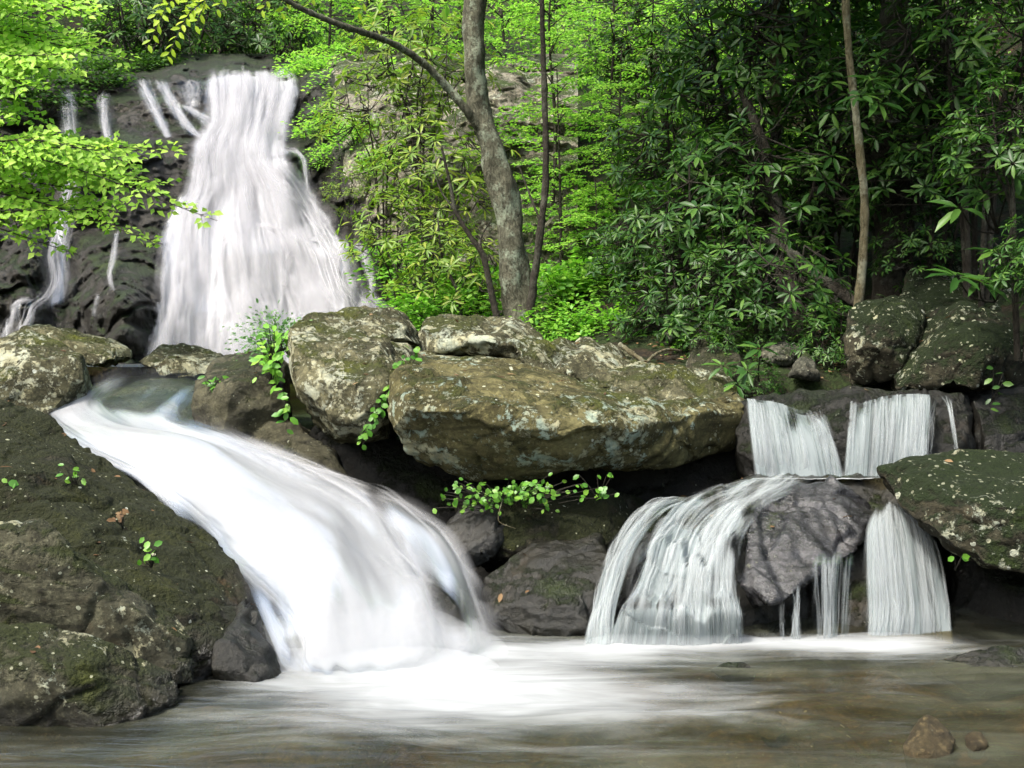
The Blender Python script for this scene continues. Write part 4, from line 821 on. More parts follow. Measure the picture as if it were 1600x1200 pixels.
# pool and its stony bed
px_ = np.unique(np.concatenate([np.linspace(-16, -4, 25), np.linspace(-4, 4.8, 300), np.linspace(4.8, 16, 25)]))
py_ = np.unique(np.concatenate([np.linspace(-12, 4, 40), np.linspace(4, 8.4, 190)]))
PX, PY = np.meshgrid(px_, py_, indexing='ij')
zz = .018 * fbm(xyz(PX * 1.1, PY * 4, 0), 4, 60) + .02 * fbm(xyz(PX * .6, PY * 1.3, 2), 3, 64)
P0 = xyz(PX, PY, zz); qx, qy = proj(P0); qx = np.where(PY > 3.5, qx, -9999); qy = np.where(PY > 3.5, qy, 9999)
wx = 40 * fbm(xyz(PX * .7, PY * 2.4, 0), 4, 61); wy = 16 * fbm(xyz(PX * 1.0, PY * 2.6, 0), 4, 62)
ax, ay = qx + wx, qy + wy
foam = 1.25 * g2(ax, ay, 610, 1030, 170, 50) + .62 * g2(ax, ay, 800, 1060, 210, 40) + .34 * g2(ax, ay, 640, 1090, 300, 42) + .24 * g2(ax, ay, 1020, 1085, 200, 30) + .16 * g2(ax, ay, 780, 1135, 400, 28)
foam += .95 * g2(qx, qy + .35 * wy, 1040, 1009, 190, 11) + .95 * g2(qx, qy + .35 * wy, 1360, 1010, 130, 13) + .5 * g2(qx, qy + .4 * wy, 880, 1022, 120, 14) + .35 * g2(qx, qy, 1240, 1004, 80, 7)
foam += .16 + .12 * fbm(xyz(PX * .8, PY * 2.2, 5), 3, 66)
foam -= .22 * sstep(1150, 1450, qx) * sstep(1020, 1045, qy) + .12 * sstep(1120, 1180, qy)
me = npmesh('pool_water', P0, gridfaces(len(px_), len(py_))); fattr(me, 'foam', .87 * (1 - np.exp(-1.25 * np.clip(foam, 0, 9)))); vattr(me, 'uvw', P0)
tag(link('pool_water', me, M['pool']), kind='structure')
bx_ = np.linspace(-5, 6, 260); by_ = np.linspace(3, 8.6, 150); BX, BY = np.meshgrid(bx_, by_, indexing='ij')
cell = np.abs(vnoise(xyz(BX * 4, BY * 4, 0), 71)) * .10 + .05 * fbm(xyz(BX * 2, BY * 2, 1), 3, 72)
tag(link('stream_bed', npmesh('stream_bed', xyz(BX, BY, -.17 + cell), gridfaces(260, 150)), M['bed']), kind='structure')

# ------------------------------------------------------------------ vegetation
class Leaves:
    def __init__(s): s.V, s.Q, s.T, s.n = [], [], [], 0
    def add(s, P, A, N, L, W, big=True, droop=.15):
        V, q, t = leaves(np.asarray(P, float), np.asarray(A, float), np.asarray(N, float), L, W, big, droop)
        if q is not None: s.Q.append(q + s.n)
        s.T.append(t + s.n); s.V.append(V); s.n += len(V)
    def mesh(s, name): return npmesh(name, np.vstack(s.V), np.vstack(s.Q) if s.Q else None, np.vstack(s.T))
def unit(v): return v / (np.linalg.norm(v, axis=-1, keepdims=True) + 1e-9)

def whorl_leaves(lv, c, ax, rng, k=8, L=.22, W=.06, sag=.1):
    """one whorl of k long leaves round the twig tip c"""
    a = unit(np.asarray(ax, float)); u = unit(np.cross(a, [0.3, .5, .8])); v = np.cross(a, u)
    th = np.arange(k) * 2 * np.pi / k + rng.uniform(0, 6) + rng.normal(0, .18, k)
    el = rng.normal(.12, .22, k)
    d = (u[None] * np.cos(th)[:, None] + v[None] * np.sin(th)[:, None]) * np.cos(el)[:, None] + a[None] * np.sin(el)[:, None]
    d[:, 2] -= sag
    n = a[None] * 1.0 - d * (d * a[None]).sum(1)[:, None] + rng.normal(0, .18, (k, 3))
    l = L * rng.uniform(.75, 1.1, k)
    lv.add(np.asarray(c)[None] + d * .02, d, n, l, l * W / L * rng.uniform(.85, 1.15, k), True, .16)

def rhodo_template(seed, nw=190, Rr=1.0, Hh=2.0, L=.150, W=.043, stem=.03):
    rng = np.random.default_rng(seed); lv = Leaves(); tb = Tubes(); mains = []
    for k in range(6):
        th = k * 1.05 + rng.uniform(-.4, .4); rr = Rr * rng.uniform(.35, .75)
        p = np.array([[.05 * math.cos(th), .05 * math.sin(th), -1.3], [.12 * math.cos(th), .12 * math.sin(th), 0.0], [rr * .4 * math.cos(th), rr * .4 * math.sin(th), Hh * .3],
                      [rr * .8 * math.cos(th + .3), rr * .8 * math.sin(th + .3), Hh * .55], [rr * math.cos(th + .4), rr * math.sin(th + .4), Hh * rng.uniform(.7, .92)]])
        q = catmull(p, 16); tb.add(q, stem, stem * .3, 6, .15, seed=seed + k); mains.append(q[5:])
    mp = np.vstack(mains); cen = np.array([0, 0, Hh * .56])
    for k in range(nw):
        d = unit(rng.normal(0, 1, 3)); d[2] = abs(d[2]) * 1.0 - .35 if rng.random() < .8 else d[2]; d = unit(d)
        rad = rng.uniform(.45, 1.05) ** .7
        c = cen + d * np.array([Rr, Rr, Hh * .48]) * rad
        j = mp[np.argmin(((mp - c) ** 2).sum(1) + rng.uniform(0, .15, len(mp)))]
        mid = (j + c) / 2 + np.array([0, 0, -.06]) + rng.normal(0, .04, 3)
        tb.add(np.array([j, mid, c]), .009, .004, 5, n=6)
        whorl_leaves(lv, c, d * .7 + np.array([0, 0, .75]) + rng.normal(0, .25, 3), rng, rng.integers(5, 11), *(np.array([L, W]) * rng.uniform(.55, 1.2)), rng.uniform(-.05, .35))
    return lv.mesh('crown'), tb.mesh('stem')

def spray(lv, tb, p0, p1, width, rng, L=.06, step=.05, arch=.10, tilt=None, r0=.012, big=False, nsub=None, droop=.12, ratio=.62):
    """a flat spray: a main twig with side twigs in one plane, leaves set along them"""
    p0 = np.asarray(p0, float); p1 = np.asarray(p1, float); ln = np.linalg.norm(p1 - p0)
    mid = (p0 + p1) / 2 + np.array([0, 0, arch * ln]) + rng.normal(0, .03 * ln, 3)
    ax = catmull(np.array([p0, mid, p1]), 24); tb.add(ax, r0, .003, 5)
    up = np.array([0, 0, 1.0]) + (np.asarray(tilt, float) if tilt is not None else 0) + rng.normal(0, .10, 3); up = unit(up)
    ns = nsub or max(6, int(ln / .11))
    Ps, As = [], []
    for k in range(ns):
        f = .12 + .88 * (k + rng.uniform(0, .8)) / ns; i = min(22, int(f * 23)); base = ax[i]; t = unit(ax[i + 1] - ax[i])
        side = unit(np.cross(up, t)) * (1 if k % 2 else -1)
        sl = width * (1.12 - f * .85) * rng.uniform(.55, 1.1)
        d = unit(t * .75 + side * .8 + rng.normal(0, .12, 3)); m = max(2, int(sl / step))
        ff = (np.arange(m) + .5) / m; pts = base[None] + d[None] * (ff * sl)[:, None] + np.array([0, 0, -1.0])[None] * (.16 * sl * ff ** 2)[:, None]
        tb.add(np.array([base, (base + pts[-1]) / 2 + [0, 0, .02 * sl], pts[-1]]), .004, .0015, 4, n=4)
        for q in (-1, 1):
            Ps.append(pts + rng.normal(0, .012, pts.shape)); As.append(unit(d[None] * .7 + q * np.cross(up, d)[None] * .75 + rng.normal(0, .25, pts.shape)))
    P = np.vstack(Ps); A = np.vstack(As)
    N = up[None] + rng.normal(0, .42, P.shape); l = L * rng.uniform(.65, 1.2, len(P))
    lv.add(P, A, N, l, l * ratio, big, droop)

def spray_tree_template(seed, Hh=6.0, nb=34, reach=1.8, L=.085, low=.08, step=.05, lean=0.1, r0=.06):
    rng = np.random.default_rng(seed); lv = Leaves(); tb = Tubes()
    tp = catmull(np.array([[0, 0, -1.0], [0, 0, 0], [lean * .5, .1, Hh * .35], [lean, -.05, Hh * .7], [lean * 1.5, .05, Hh]]), 30); tb.add(tp, r0, .012, 8, .2, seed=seed)
    for k in range(nb):
        f = low + (1 - low) * (k + .5) / nb; i = min(28, int((1 + f * Hh) / (1 + Hh) * 29)); b = tp[i]; th = k * 2.4 + rng.uniform(-.5, .5)
        ln = reach * (1.15 - .7 * f) * rng.uniform(.7, 1.15)
        e = b + np.array([math.cos(th) * ln, math.sin(th) * ln, ln * rng.uniform(-.05, .28)])
        spray(lv, tb, b, e, ln * .55, rng, L, step, r0=.014)
    return lv.mesh('crown'), tb.mesh('trunk')

def clump_tree_template(seed, Hh=9.0, nb=60, Rr=2.2, L=.12, per=110, low=.25, r0=.12):
    """far tree: limbs end in loose leaf clumps spread through an uneven crown"""
    rng = np.random.default_rng(seed); lv = Leaves(); tb = Tubes()
    tp = catmull(np.array([[0, 0, -1.5], [0, 0, 0], [.15, .1, Hh * .4], [-.1, 0, Hh * .75], [.1, .1, Hh]]), 30); tb.add(tp, r0, .02, 8, .2, seed=seed)
    for k in range(nb):
        f = low + (1 - low) * rng.random(); i = min(28, int((1.5 + f * Hh) / (1.5 + Hh) * 29)); b = tp[i]; th = rng.uniform(0, 6.28)
        ln = Rr * math.sin(math.pi * min(1, (.25 + .75 * (1 - f)))) * rng.uniform(.45, 1.15) + .3
        e = b + np.array([math.cos(th) * ln, math.sin(th) * ln, ln * rng.uniform(-.1, .5)])
        tb.add(np.array([b, (b + e) / 2 + [0, 0, .1], e]), .025, .006, 5, n=6)
        n = int(per * rng.uniform(.5, 1.3)); c = rng.normal(0, 1, (n, 3)) * np.array([.42, .42, .17]) * rng.uniform(.7, 1.2)
        P = e[None] + c; A = unit(c * [1, 1, .3] + rng.normal(0, .4, c.shape)); N = np.array([0, 0, 1.0])[None] + rng.normal(0, .5, c.shape)
        l = L * rng.uniform(.7, 1.25, n); lv.add(P, A, N, l, l * .6, False, .12)
    return lv.mesh('crown'), tb.mesh('trunk')

def bush_template(seed, Rr=.6, n=42, L=.075):
    rng = np.random.default_rng(seed); lv = Leaves(); tb = Tubes()
    for k in range(n):
        d = unit(rng.normal(0, 1, 3)); d[2] = abs(d[2]) * .9; c = d * Rr * rng.uniform(.5, 1.05); 
        tb.add(np.array([[0, 0, -.5], c * .45 + [0, 0, -.05], c]), .008, .003, 4, n=6)
        m = int(rng.uniform(22, 46)); q = rng.normal(0, 1, (m, 3)) * np.array([.13, .13, .06]); l = L * rng.uniform(.7, 1.2, m)
        lv.add(c[None] + q, unit(q * [1, 1, .3] + d[None] * .05 + rng.normal(0, .03, q.shape)), np.array([0, 0, 1.0])[None] + d[None] * .5 + rng.normal(0, .35, q.shape), l, l * .62, True, .14)
    return lv.mesh('leaves'), tb.mesh('stem')
def plant(name, label, cat, group, loc, crown, stem, cmat, smat, rz=0, sc=1.0, stem_name='stem', crown_name='crown', sz=None):
    o = empty(name, loc, label, cat, group, rz, sc)
    if sz: o.scale = (sc, sc, sc * sz)
    for nm, me, mt in ((crown_name, crown, cmat), (stem_name, stem, smat)):
        if me is None: continue
        ob = bpy.data.objects.new(nm, me); C.objects.link(ob); ob.parent = o
        if not me.materials: me.materials.append(None)
        ob.material_slots[0].link = 'OBJECT'; ob.material_slots[0].material = M[mt]
    return o
GR = 'rhododendrons on the right bank'; GL = 'light rhododendrons around the big tree'; GB = 'bright saplings of the understory'; GF = 'forest trees on the slope behind'
RH = [rhodo_template(200 + k) for k in range(4)]
RHN = [rhodo_template(260 + k, nw=120, Rr=1.05, Hh=2.0, L=.17, W=.040, stem=.018) for k in range(2)]
SAP = [spray_tree_template(300 + k) for k in range(3)]
CT = [clump_tree_template(400 + k) for k in range(3)]
def shrub(px, py, Y, sc, k, label, mat='rhodo', group=GR, tpl=None, name='rhododendron', smat='barkdark', rz=None):
    t = (tpl or RH)[k % len(tpl or RH)]; c = at(px, py, Y)
    return plant(name, label, 'shrub', group, (c.x, c.y, c.z - 1.12 * sc), t[0], t[1], mat, smat, rz if rz is not None else (k * 1.37 + px * .01) % 6.28, sc)
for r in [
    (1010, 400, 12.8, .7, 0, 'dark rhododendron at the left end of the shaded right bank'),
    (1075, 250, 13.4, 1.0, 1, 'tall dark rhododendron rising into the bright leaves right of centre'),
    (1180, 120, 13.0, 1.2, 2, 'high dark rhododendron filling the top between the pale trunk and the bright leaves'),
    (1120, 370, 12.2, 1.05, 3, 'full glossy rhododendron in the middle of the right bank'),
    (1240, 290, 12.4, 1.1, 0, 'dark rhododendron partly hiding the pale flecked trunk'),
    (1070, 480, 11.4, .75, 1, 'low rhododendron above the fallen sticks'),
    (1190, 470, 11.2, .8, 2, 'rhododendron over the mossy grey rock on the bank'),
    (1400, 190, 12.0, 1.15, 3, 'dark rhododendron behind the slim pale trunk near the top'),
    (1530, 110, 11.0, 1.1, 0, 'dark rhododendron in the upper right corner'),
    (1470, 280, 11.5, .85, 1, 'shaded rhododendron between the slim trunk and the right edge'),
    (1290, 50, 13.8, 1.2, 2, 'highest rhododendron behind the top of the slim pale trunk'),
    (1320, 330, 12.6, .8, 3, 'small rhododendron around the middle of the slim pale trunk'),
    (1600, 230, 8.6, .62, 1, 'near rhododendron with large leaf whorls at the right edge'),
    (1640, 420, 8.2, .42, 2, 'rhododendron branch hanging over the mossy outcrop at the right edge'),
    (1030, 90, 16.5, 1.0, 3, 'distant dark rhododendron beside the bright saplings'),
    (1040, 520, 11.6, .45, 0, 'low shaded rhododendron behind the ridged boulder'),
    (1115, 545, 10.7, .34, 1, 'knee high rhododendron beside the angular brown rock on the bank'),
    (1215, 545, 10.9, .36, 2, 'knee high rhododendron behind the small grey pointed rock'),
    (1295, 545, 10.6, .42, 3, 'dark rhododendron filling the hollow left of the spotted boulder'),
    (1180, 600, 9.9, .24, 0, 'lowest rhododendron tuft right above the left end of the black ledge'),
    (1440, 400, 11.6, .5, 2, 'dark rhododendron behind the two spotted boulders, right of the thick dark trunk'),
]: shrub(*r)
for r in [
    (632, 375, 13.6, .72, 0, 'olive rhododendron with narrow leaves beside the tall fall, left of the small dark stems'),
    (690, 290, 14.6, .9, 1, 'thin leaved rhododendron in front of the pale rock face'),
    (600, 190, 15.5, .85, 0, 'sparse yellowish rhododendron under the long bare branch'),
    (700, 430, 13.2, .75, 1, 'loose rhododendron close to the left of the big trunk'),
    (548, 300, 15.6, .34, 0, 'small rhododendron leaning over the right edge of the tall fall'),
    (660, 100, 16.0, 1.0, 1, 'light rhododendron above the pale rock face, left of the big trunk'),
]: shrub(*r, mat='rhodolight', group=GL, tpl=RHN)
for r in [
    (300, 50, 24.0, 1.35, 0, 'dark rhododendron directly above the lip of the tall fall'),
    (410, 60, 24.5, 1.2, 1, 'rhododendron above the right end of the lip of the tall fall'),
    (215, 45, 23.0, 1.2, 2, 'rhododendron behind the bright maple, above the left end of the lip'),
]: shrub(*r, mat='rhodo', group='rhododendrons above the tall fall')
def sapling(px, py, Y, sc, k, label, mat='beech', smat='barkdark', group=GB, base=None):
    t = SAP[k % 3]; c = at(px, py, Y)
    return plant('sapling', label, 'sapling', group, (c.x, c.y, c.z - 3.3 * sc), t[0], t[1], mat, smat, k * 2.1 + px * .013, sc, 'trunk')
for r in [
    (860, 120, 15.5, .62, 0, 'bright layered sapling just right of the big trunk near the top'),
    (960, 120, 16.0, .7, 1, 'bright sapling with flat tiers of leaves near the top right of centre'),
    (880, 290, 14.5, .5, 2, 'bright sapling right of the big trunk at mid height'),
    (960, 270, 14.8, .55, 0, 'bright sapling showing beside the rhododendrons'),
    (930, 390, 14.2, .42, 1, 'bright sapling low behind the thin dark trunk'),
    (520, 60, 23.0, .9, 1, 'bright sapling behind the fall, under the long branch'),
    (600, 20, 22.0, .9, 0, 'bright sapling above the long branch'),
    (670, 40, 20.0, .8, 2, 'bright sapling above the pale rock face'),
    (790, 60, 20.0, .8, 0, 'bright sapling behind the top of the big trunk'),
    (1090, 60, 18.0, .8, 1, 'bright sapling high behind the right bank'),
    (1060, 330, 16.0, .5, 2, 'bright sapling glimpsed through the middle rhododendrons'),
    (470, 30, 25.0, .9, 2, 'bright sapling behind the right end of the lip'),
    (1150, 150, 17.0, .7, 0, 'bright sapling half hidden behind the high dark rhododendron'),
    (1260, 180, 17.5, .7, 1, 'bright sapling showing in gaps left of the slim pale trunk'),
    (1200, 330, 15.5, .5, 2, 'bright sapling showing in gaps beside the pale flecked trunk'),
    (1420, 60, 18.5, .8, 0, 'bright sapling showing in gaps high right of the slim pale trunk'),
    (1440, 300, 15.5, .4, 1, 'bright sapling low behind the shaded rhododendron right of the slim trunk'),
]: sapling(*r)
BU = [bush_template(500 + k) for k in range(3)]
def bush(px, py, Y, sc, k, label, mat='under', group='low green bushes behind the centre pile'):
    t = BU[k % 3]; c = at(px, py, Y)
    return plant('bush', label, 'bush', group, (c.x, c.y, c.z - .3 * sc), t[0], t[1], mat, 'barkdark', k * 2.2 + px * .02, sc, crown_name='leaves')
for r in [
    (875, 505, 11.9, .75, 0, 'low bright bush directly behind the rounded grey boulder'),
    (945, 505, 12.0, .8, 1, 'low leafy bush at the back of the ridged boulder'),
    (1015, 490, 12.4, .9, 2, 'leafy green bush behind the fallen sticks'),
    (690, 475, 13.0, .9, 0, 'green bush at the left foot of the big tree'),
    (880, 440, 13.4, 1.1, 1, 'green bush between the big trunk and the thin dark trunk'),
    (640, 480, 14.4, .8, 2, 'green bush beside the foot of the tall fall'),
    (960, 430, 13.6, 1.2, 0, 'tall green bush under the dark rhododendrons right of the big tree'),
    (740, 440, 14.0, 1.0, 1, 'green bush behind the splayed stem left of the big trunk'),
    (1100, 540, 11.0, .6, 2, 'dim green bush above the angular brown rock'),
    (640, 400, 15.2, 1.1, 1, 'bush growing on the foot of the pale rock face'),
]: bush(*r)
for r in [
    (515, 190, 19.2, .9, 0, 'bright ferny bush on the ledge right of the upper tall fall'),
    (545, 130, 20.4, 1.0, 1, 'bright bush above the pale rocks right of the lip'),
    (520, 240, 18.6, .6, 2, 'small bright bush beside the side spout of the tall fall'),
    (490, 105, 21.5, 1.0, 1, 'bright bush at the right end of the lip of the tall fall'),
    (600, 250, 17.2, .7, 2, 'bright bush growing from the middle of the dry pale cliff'),
    (560, 200, 18.2, .7, 1, 'bright bush on the cliff between the ledge bush and the pale face'),
]: bush(*r, mat='beech', group='bushes on the cliff')
for r in [
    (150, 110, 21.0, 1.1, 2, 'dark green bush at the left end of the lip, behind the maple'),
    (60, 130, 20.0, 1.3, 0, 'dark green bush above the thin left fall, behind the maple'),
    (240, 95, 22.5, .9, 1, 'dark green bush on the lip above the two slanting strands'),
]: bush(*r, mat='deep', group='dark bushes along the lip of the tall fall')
n = 0
for (px, py, Y, sc, k, lab) in [
    (60, 60, 27, .9, 0, 'shaded tree behind the bright maple in the upper left corner'),
    (250, 20, 30, 1.0, 1, 'green tree far behind the lip of the tall fall'),
    (420, -20, 31, 1.0, 2, 'tree on the slope above the tall fall, left of the long branch'),
    (570, 0, 29, 1.0, 0, 'tree on the slope far above the pale rock face'),
    (720, 10, 27, .9, 1, 'tree far behind the top of the big trunk'),
    (860, 20, 25, .9, 2, 'tree on the slope behind the bright saplings'),
    (1000, 10, 24, .9, 0, 'dense tree on the slope right of the bright saplings'),
    (1130, 200, 20, .8, 1, 'dark tree behind the rhododendrons in the middle of the right bank'),
    (1250, 60, 22, .9, 2, 'dark tree behind the pale flecked trunk'),
    (1380, 140, 19, .85, 0, 'dark tree behind the slim pale trunk'),
    (1500, 60, 20, .9, 1, 'dark tree deep in the shade right of the slim trunk'),
    (1620, 160, 18, .9, 2, 'dark tree at the far right edge'),
    (1480, 240, 16, .6, 1, 'small dark tree on the shaded right slope'),
    (1000, 260, 19, .6, 0, 'mid green tree between the bright saplings and the right bank'),
]:
    c = at(px, py, Y); t = CT[k]
    plant('forest_tree', lab, 'tree', GF, (c.x, c.y, c.z - 5.6 * sc), t[0], t[1], 'beech' if px < 1010 else 'deep', 'barkdark', k + px * .02, sc, 'trunk')  # trees further right take the leaf with shade in its colour

# bright maple hanging in from the left
rng = np.random.default_rng(5); lv = Leaves(); tb = Tubes()
mb = at(-230, 700, 11.8); mo = np.array(mb[:])
tr_ = np.array([at(-235, 640, 11.8)[:], at(-225, 420, 11.8)[:], at(-240, 200, 11.9)[:], at(-215, 0, 11.9)[:], at(-230, -260, 12)[:]]); tb.add(tr_ - mo, .12, .05, 10, .2, n=40, seed=3)
for (x0, y0, x1, y1, Y0, Y1, wd) in [
    (-225, 40, 205, 95, 11.9, 11.4, 1.0), (-225, 10, 150, 60, 12, 12.0, 1.1), (-225, -40, 90, 20, 11.9, 11.0, 1.1), (-225, 100, 120, 110, 11.9, 12.4, 1.0), (-225, 90, 60, 140, 11.9, 10.8, .9),
    (-225, 180, 70, 190, 11.9, 11.5, .9), (-225, 210, 290, 232, 11.9, 11.2, .95), (-225, 240, 340, 345, 11.9, 10.9, .85), (-225, 230, 200, 262, 11.9, 11.9, .9),
    (-225, 290, 255, 382, 11.9, 11.0, .55), (-225, 270, 150, 300, 11.9, 11.6, .8), (-225, 250, 280, 292, 11.9, 11.5, .8), (-225, 300, 122, 398, 11.9, 11.2, .4), (-225, 190, 20, 290, 11.9, 11.2, .9),
    (-225, -90, 60, -30, 11.9, 11.5, 1.1), (-225, 120, 20, 60, 11.9, 11.3, 1.0)]:
    spray(lv, tb, np.array(at(x0, y0, Y0)[:]) - mo, np.array(at(x1, y1, Y1)[:]) - mo, wd * .62, rng, L=.080, step=.048, arch=.04, tilt=(0, -.8, .0), r0=.014, nsub=36, ratio=.66)
for k in range(34):
    y1 = rng.uniform(-40, 350); xm = np.interp(y1, [-40, 60, 120, 140, 190, 215, 300, 350], [130, 190, 140, 60, 50, 250, 290, 240])
    x1 = xm - abs(rng.normal(0, 1)) * 90; Yk = rng.uniform(10.6, 12.8)
    spray(lv, tb, np.array(at(x1 - rng.uniform(170, 300), y1 - rng.uniform(-10, 40), Yk + .3)[:]) - mo, np.array(at(x1, y1, Yk)[:]) - mo, rng.uniform(.35, .6), rng, L=.080, step=.048, arch=.05, tilt=(0, -.8, .0), r0=.008, nsub=24, ratio=.68)
plant('maple_tree', 'bright yellow green maple hanging leafy tiers before the left of the tall fall', 'tree', None, mb, lv.mesh('crown'), tb.mesh('trunk'), 'maple', 'barkdark', stem_name='trunk')

# big leaning tree behind the centre pile: trunk, long bare branch, crown above the frame
rng = np.random.default_rng(8); lv = Leaves(); tb = Tubes(); bo = np.array(at(822, 560, 12.3)[:])
pts = np.array([at(824, 620, 12.3)[:], at(812, 500, 12.3)[:], at(802, 410, 12.3)[:], at(790, 320, 12.3)[:], at(766, 230, 12.3)[:], at(746, 150, 12.3)[:], at(741, 60, 12.3)[:], at(748, -60, 12.3)[:], at(760, -420, 12.4)[:]])
tb.add(pts - bo, .150, .115, 18, .22, n=200, seed=4)
br = np.array([at(752, 205, 12.25)[:], at(728, 172, 12.15)[:], at(702, 140, 12.1)[:], at(672, 108, 12.0)[:], at(632, 78, 11.8)[:], at(590, 58, 11.5)[:], at(540, 42, 11.2)[:], at(490, 22, 11)[:], at(440, -4, 10.8)[:], at(380, -50, 10.6)[:]])
tb.add(br - bo,   .046, .020, 10, .25, n=90, seed=6)
me_trunk = tb.mesh('trunk')
twg = Tubes(); hv = Leaves()
for (x, y, Y, nl) in [(232, 70, 9.4, 9), (262, 88, 9.3, 11), (305, 40, 9.4, 8), (240, 30, 9.5, 9), (440, 20, 10.8, 9), (410, 16, 10.7, 9), (340, 14, 10.2, 8), (480, 14, 11.0, 8), (290, 10, 9.8, 8), (560, 20, 11.2, 9)]:
    p0 = np.array(at(x + 60, y - 90, Y + .3)[:]) - bo; p1 = np.array(at(x, y, Y)[:]) - bo
    ax = catmull(np.array([p0, (p0 + p1) / 2 + [0, 0, .08], p1]), nl * 2); twg.add(ax, .006, .002, 4)
    d = unit(np.gradient(ax, axis=0)); sd_ = unit(np.cross(d, np.array([0, 1.0, .3])[None])) * np.where(np.arange(len(ax)) % 2, 1, -1)[:, None]
    hv.add(ax, d * .7 + sd_ * .7 + rng.normal(0, .15, ax.shape), np.array([0, -.8, .6])[None] + rng.normal(0, .3, ax.shape), .078, .036, True, .1)
for k in range(400):                                                     # the high crown shades the right bank
    c = np.array([rng.uniform(.8, 8.5) if k < 150 else rng.uniform(2.2, 8.5), rng.uniform(8.2, 14.0), 0]); c[2] = 5.9 + .13 * (c[1] - 8) + rng.uniform(0, 3.0)
    if c[2] < H + 560 / F * c[1] + .35: c[2] = H + 560 / F * c[1] + .35 + rng.uniform(0, 1.5)
    n = int(rng.uniform(40, 90)); o_ = rng.normal(0, 1, (n, 3)) * [.45, .45, .14]
    twg.add(np.array([[.0 + rng.normal(0, .2), 12.4, 7.2], (c + [0, 12.4, 6.6]) / [2, 2, 2] + rng.normal(0, .1, 3), c]) - bo, .02, .004, 4, n=6)
    l = .15 * rng.uniform(.7, 1.2, n); lv.add(c[None] - bo + o_, unit(o_ * [1, 1, .2] + rng.normal(0, .3, o_.shape)), np.array([0, 0, 1.0])[None] + rng.normal(0, .35, o_.shape), l, l * .6, False)
o = plant('leaning_tree', 'big grey barked tree leaning behind the centre pile, one long bare branch reaching left', 'tree', None, bo, lv.mesh('crown'), me_trunk, 'beech', 'bark', stem_name='trunk')
link('twigs', twg.mesh('twigs'), M['barkdark'], o); link('branch_leaves', hv.mesh('branch_leaves'), M['hang'], o)

def bare_tree(label, path, r0, r1, mat, name='tree', crownseed=None, cw=(1.4, 1.4, .9), cn=26, lmat='deep', twigs=()):
    P = np.array([at(*p)[:] for p in path]); o_ = P[0].copy(); tb = Tubes(); tb.add(P - o_, r0, r1, 10, .18, n=70, seed=int(path[0][0]))
    for (a, r_) in twigs: tb.add(np.array([at(*p)[:] for p in a]) - o_, r_, r_ * .35, 7, .2, n=26, seed=int(a[0][0]))
    lv = None
    if crownseed:
        rng = np.random.default_rng(crownseed); L_ = Leaves(); top = P[-1] - o_
        for k in range(cn):
            c = top + rng.normal(0, 1, 3) * np.array(cw) * .7 + [0, 0, .5]; n = int(rng.uniform(40, 80)); q = rng.normal(0, 1, (n, 3)) * [.4, .4, .14]
            tb.add(np.array([top - [0, 0, .3], (top + c) / 2, c]), .018, .004, 4, n=5)
            l = .14 * rng.uniform(.7, 1.2, n); L_.add(c[None] + q, unit(q + rng.normal(0, .2, q.shape)), np.array([0, 0, 1.0])[None] + rng.normal(0, .4, q.shape), l, l * .55, False)
        lv = L_.mesh('crown')
    return plant(name, label, 'tree', None, tuple(o_), lv, tb.mesh('trunk'), lmat, mat, stem_name='trunk')
bare_tree('slim pale barked tree rising from the spotted boulder on the right bank', [(1338, 500, 10.6), (1347, 420, 10.6), (1351, 330, 10.6), (1343, 230, 10.6), (1334, 150, 10.6), (1325, 60, 10.6), (1320, -40, 10.6), (1316, -260, 10.7)], .040, .030, 'barkpale', crownseed=71)
bare_tree('pale flecked trunk half hidden by rhododendrons, left of the slim tree', [(1216, 480, 13.6), (1216, 330, 13.6), (1212, 150, 13.6), (1216, 0, 13.6), (1218, -230, 13.6)], .075, .06, 'barkpale', crownseed=72)
bare_tree('thick dark trunk standing close behind the slim pale tree', [(1392, 480, 12.0), (1390, 400, 12.0), (1388, 300, 12.0), (1392, 150, 12.0), (1398, 0, 12.1), (1400, -250, 12.2)], .17, .12, 'barkdark', crownseed=73)
bare_tree('dark forked tree in the deep shade of the upper right', [(1484, 330, 13), (1482, 220, 13), (1480, 110, 13), (1468, 0, 13), (1450, -200, 13)], .07, .05, 'barkdark', crownseed=74, twigs=[([(1480, 90, 13), (1500, 30, 13), (1540, -60, 13)], .04)])
bare_tree('thin dark trunk curving up just right of the big tree', [(824, 520, 12.05), (834, 440, 12.1), (846, 350, 12.1), (853, 270, 12.15), (851, 150, 12.2), (847, 20, 12.2), (846, -150, 12.2)], .045, .022, 'barkdark', crownseed=75, cn=12, lmat='beech', twigs=[([(846, 350, 12.1), (826, 300, 12.2), (812, 262, 12.3)], .014)])
bare_tree('thin dark stem splaying from the left foot of the big tree', [(782, 520, 12.1), (768, 460, 12.1), (755, 400, 12.1), (735, 370, 12.1), (712, 330, 12.15), (704, 290, 12.2), (690, 230, 12.2)], .036, .012, 'barkdark', twigs=[([(755, 400, 12.1), (752, 372, 12.1), (770, 340, 12.1)], .014), ([(712, 330, 12.15), (690, 300, 12.2), (676, 262, 12.3)], .012)])
bare_tree('slender dark stem among the bushes left of the big tree', [(722, 510, 12.9), (716, 460, 12.9), (700, 425, 12.9), (690, 400, 12.9), (684, 340, 12.9)], .022, .009, 'barkdark')
bare_tree('leaning dark trunk at the left of the shaded slope', [(1262, 560, 11.3), (1240, 480, 11.4), (1222, 400, 11.6), (1214, 330, 11.8), (1196, 240, 12), (1160, 140, 12.2)], .12, .04, 'barkdark')

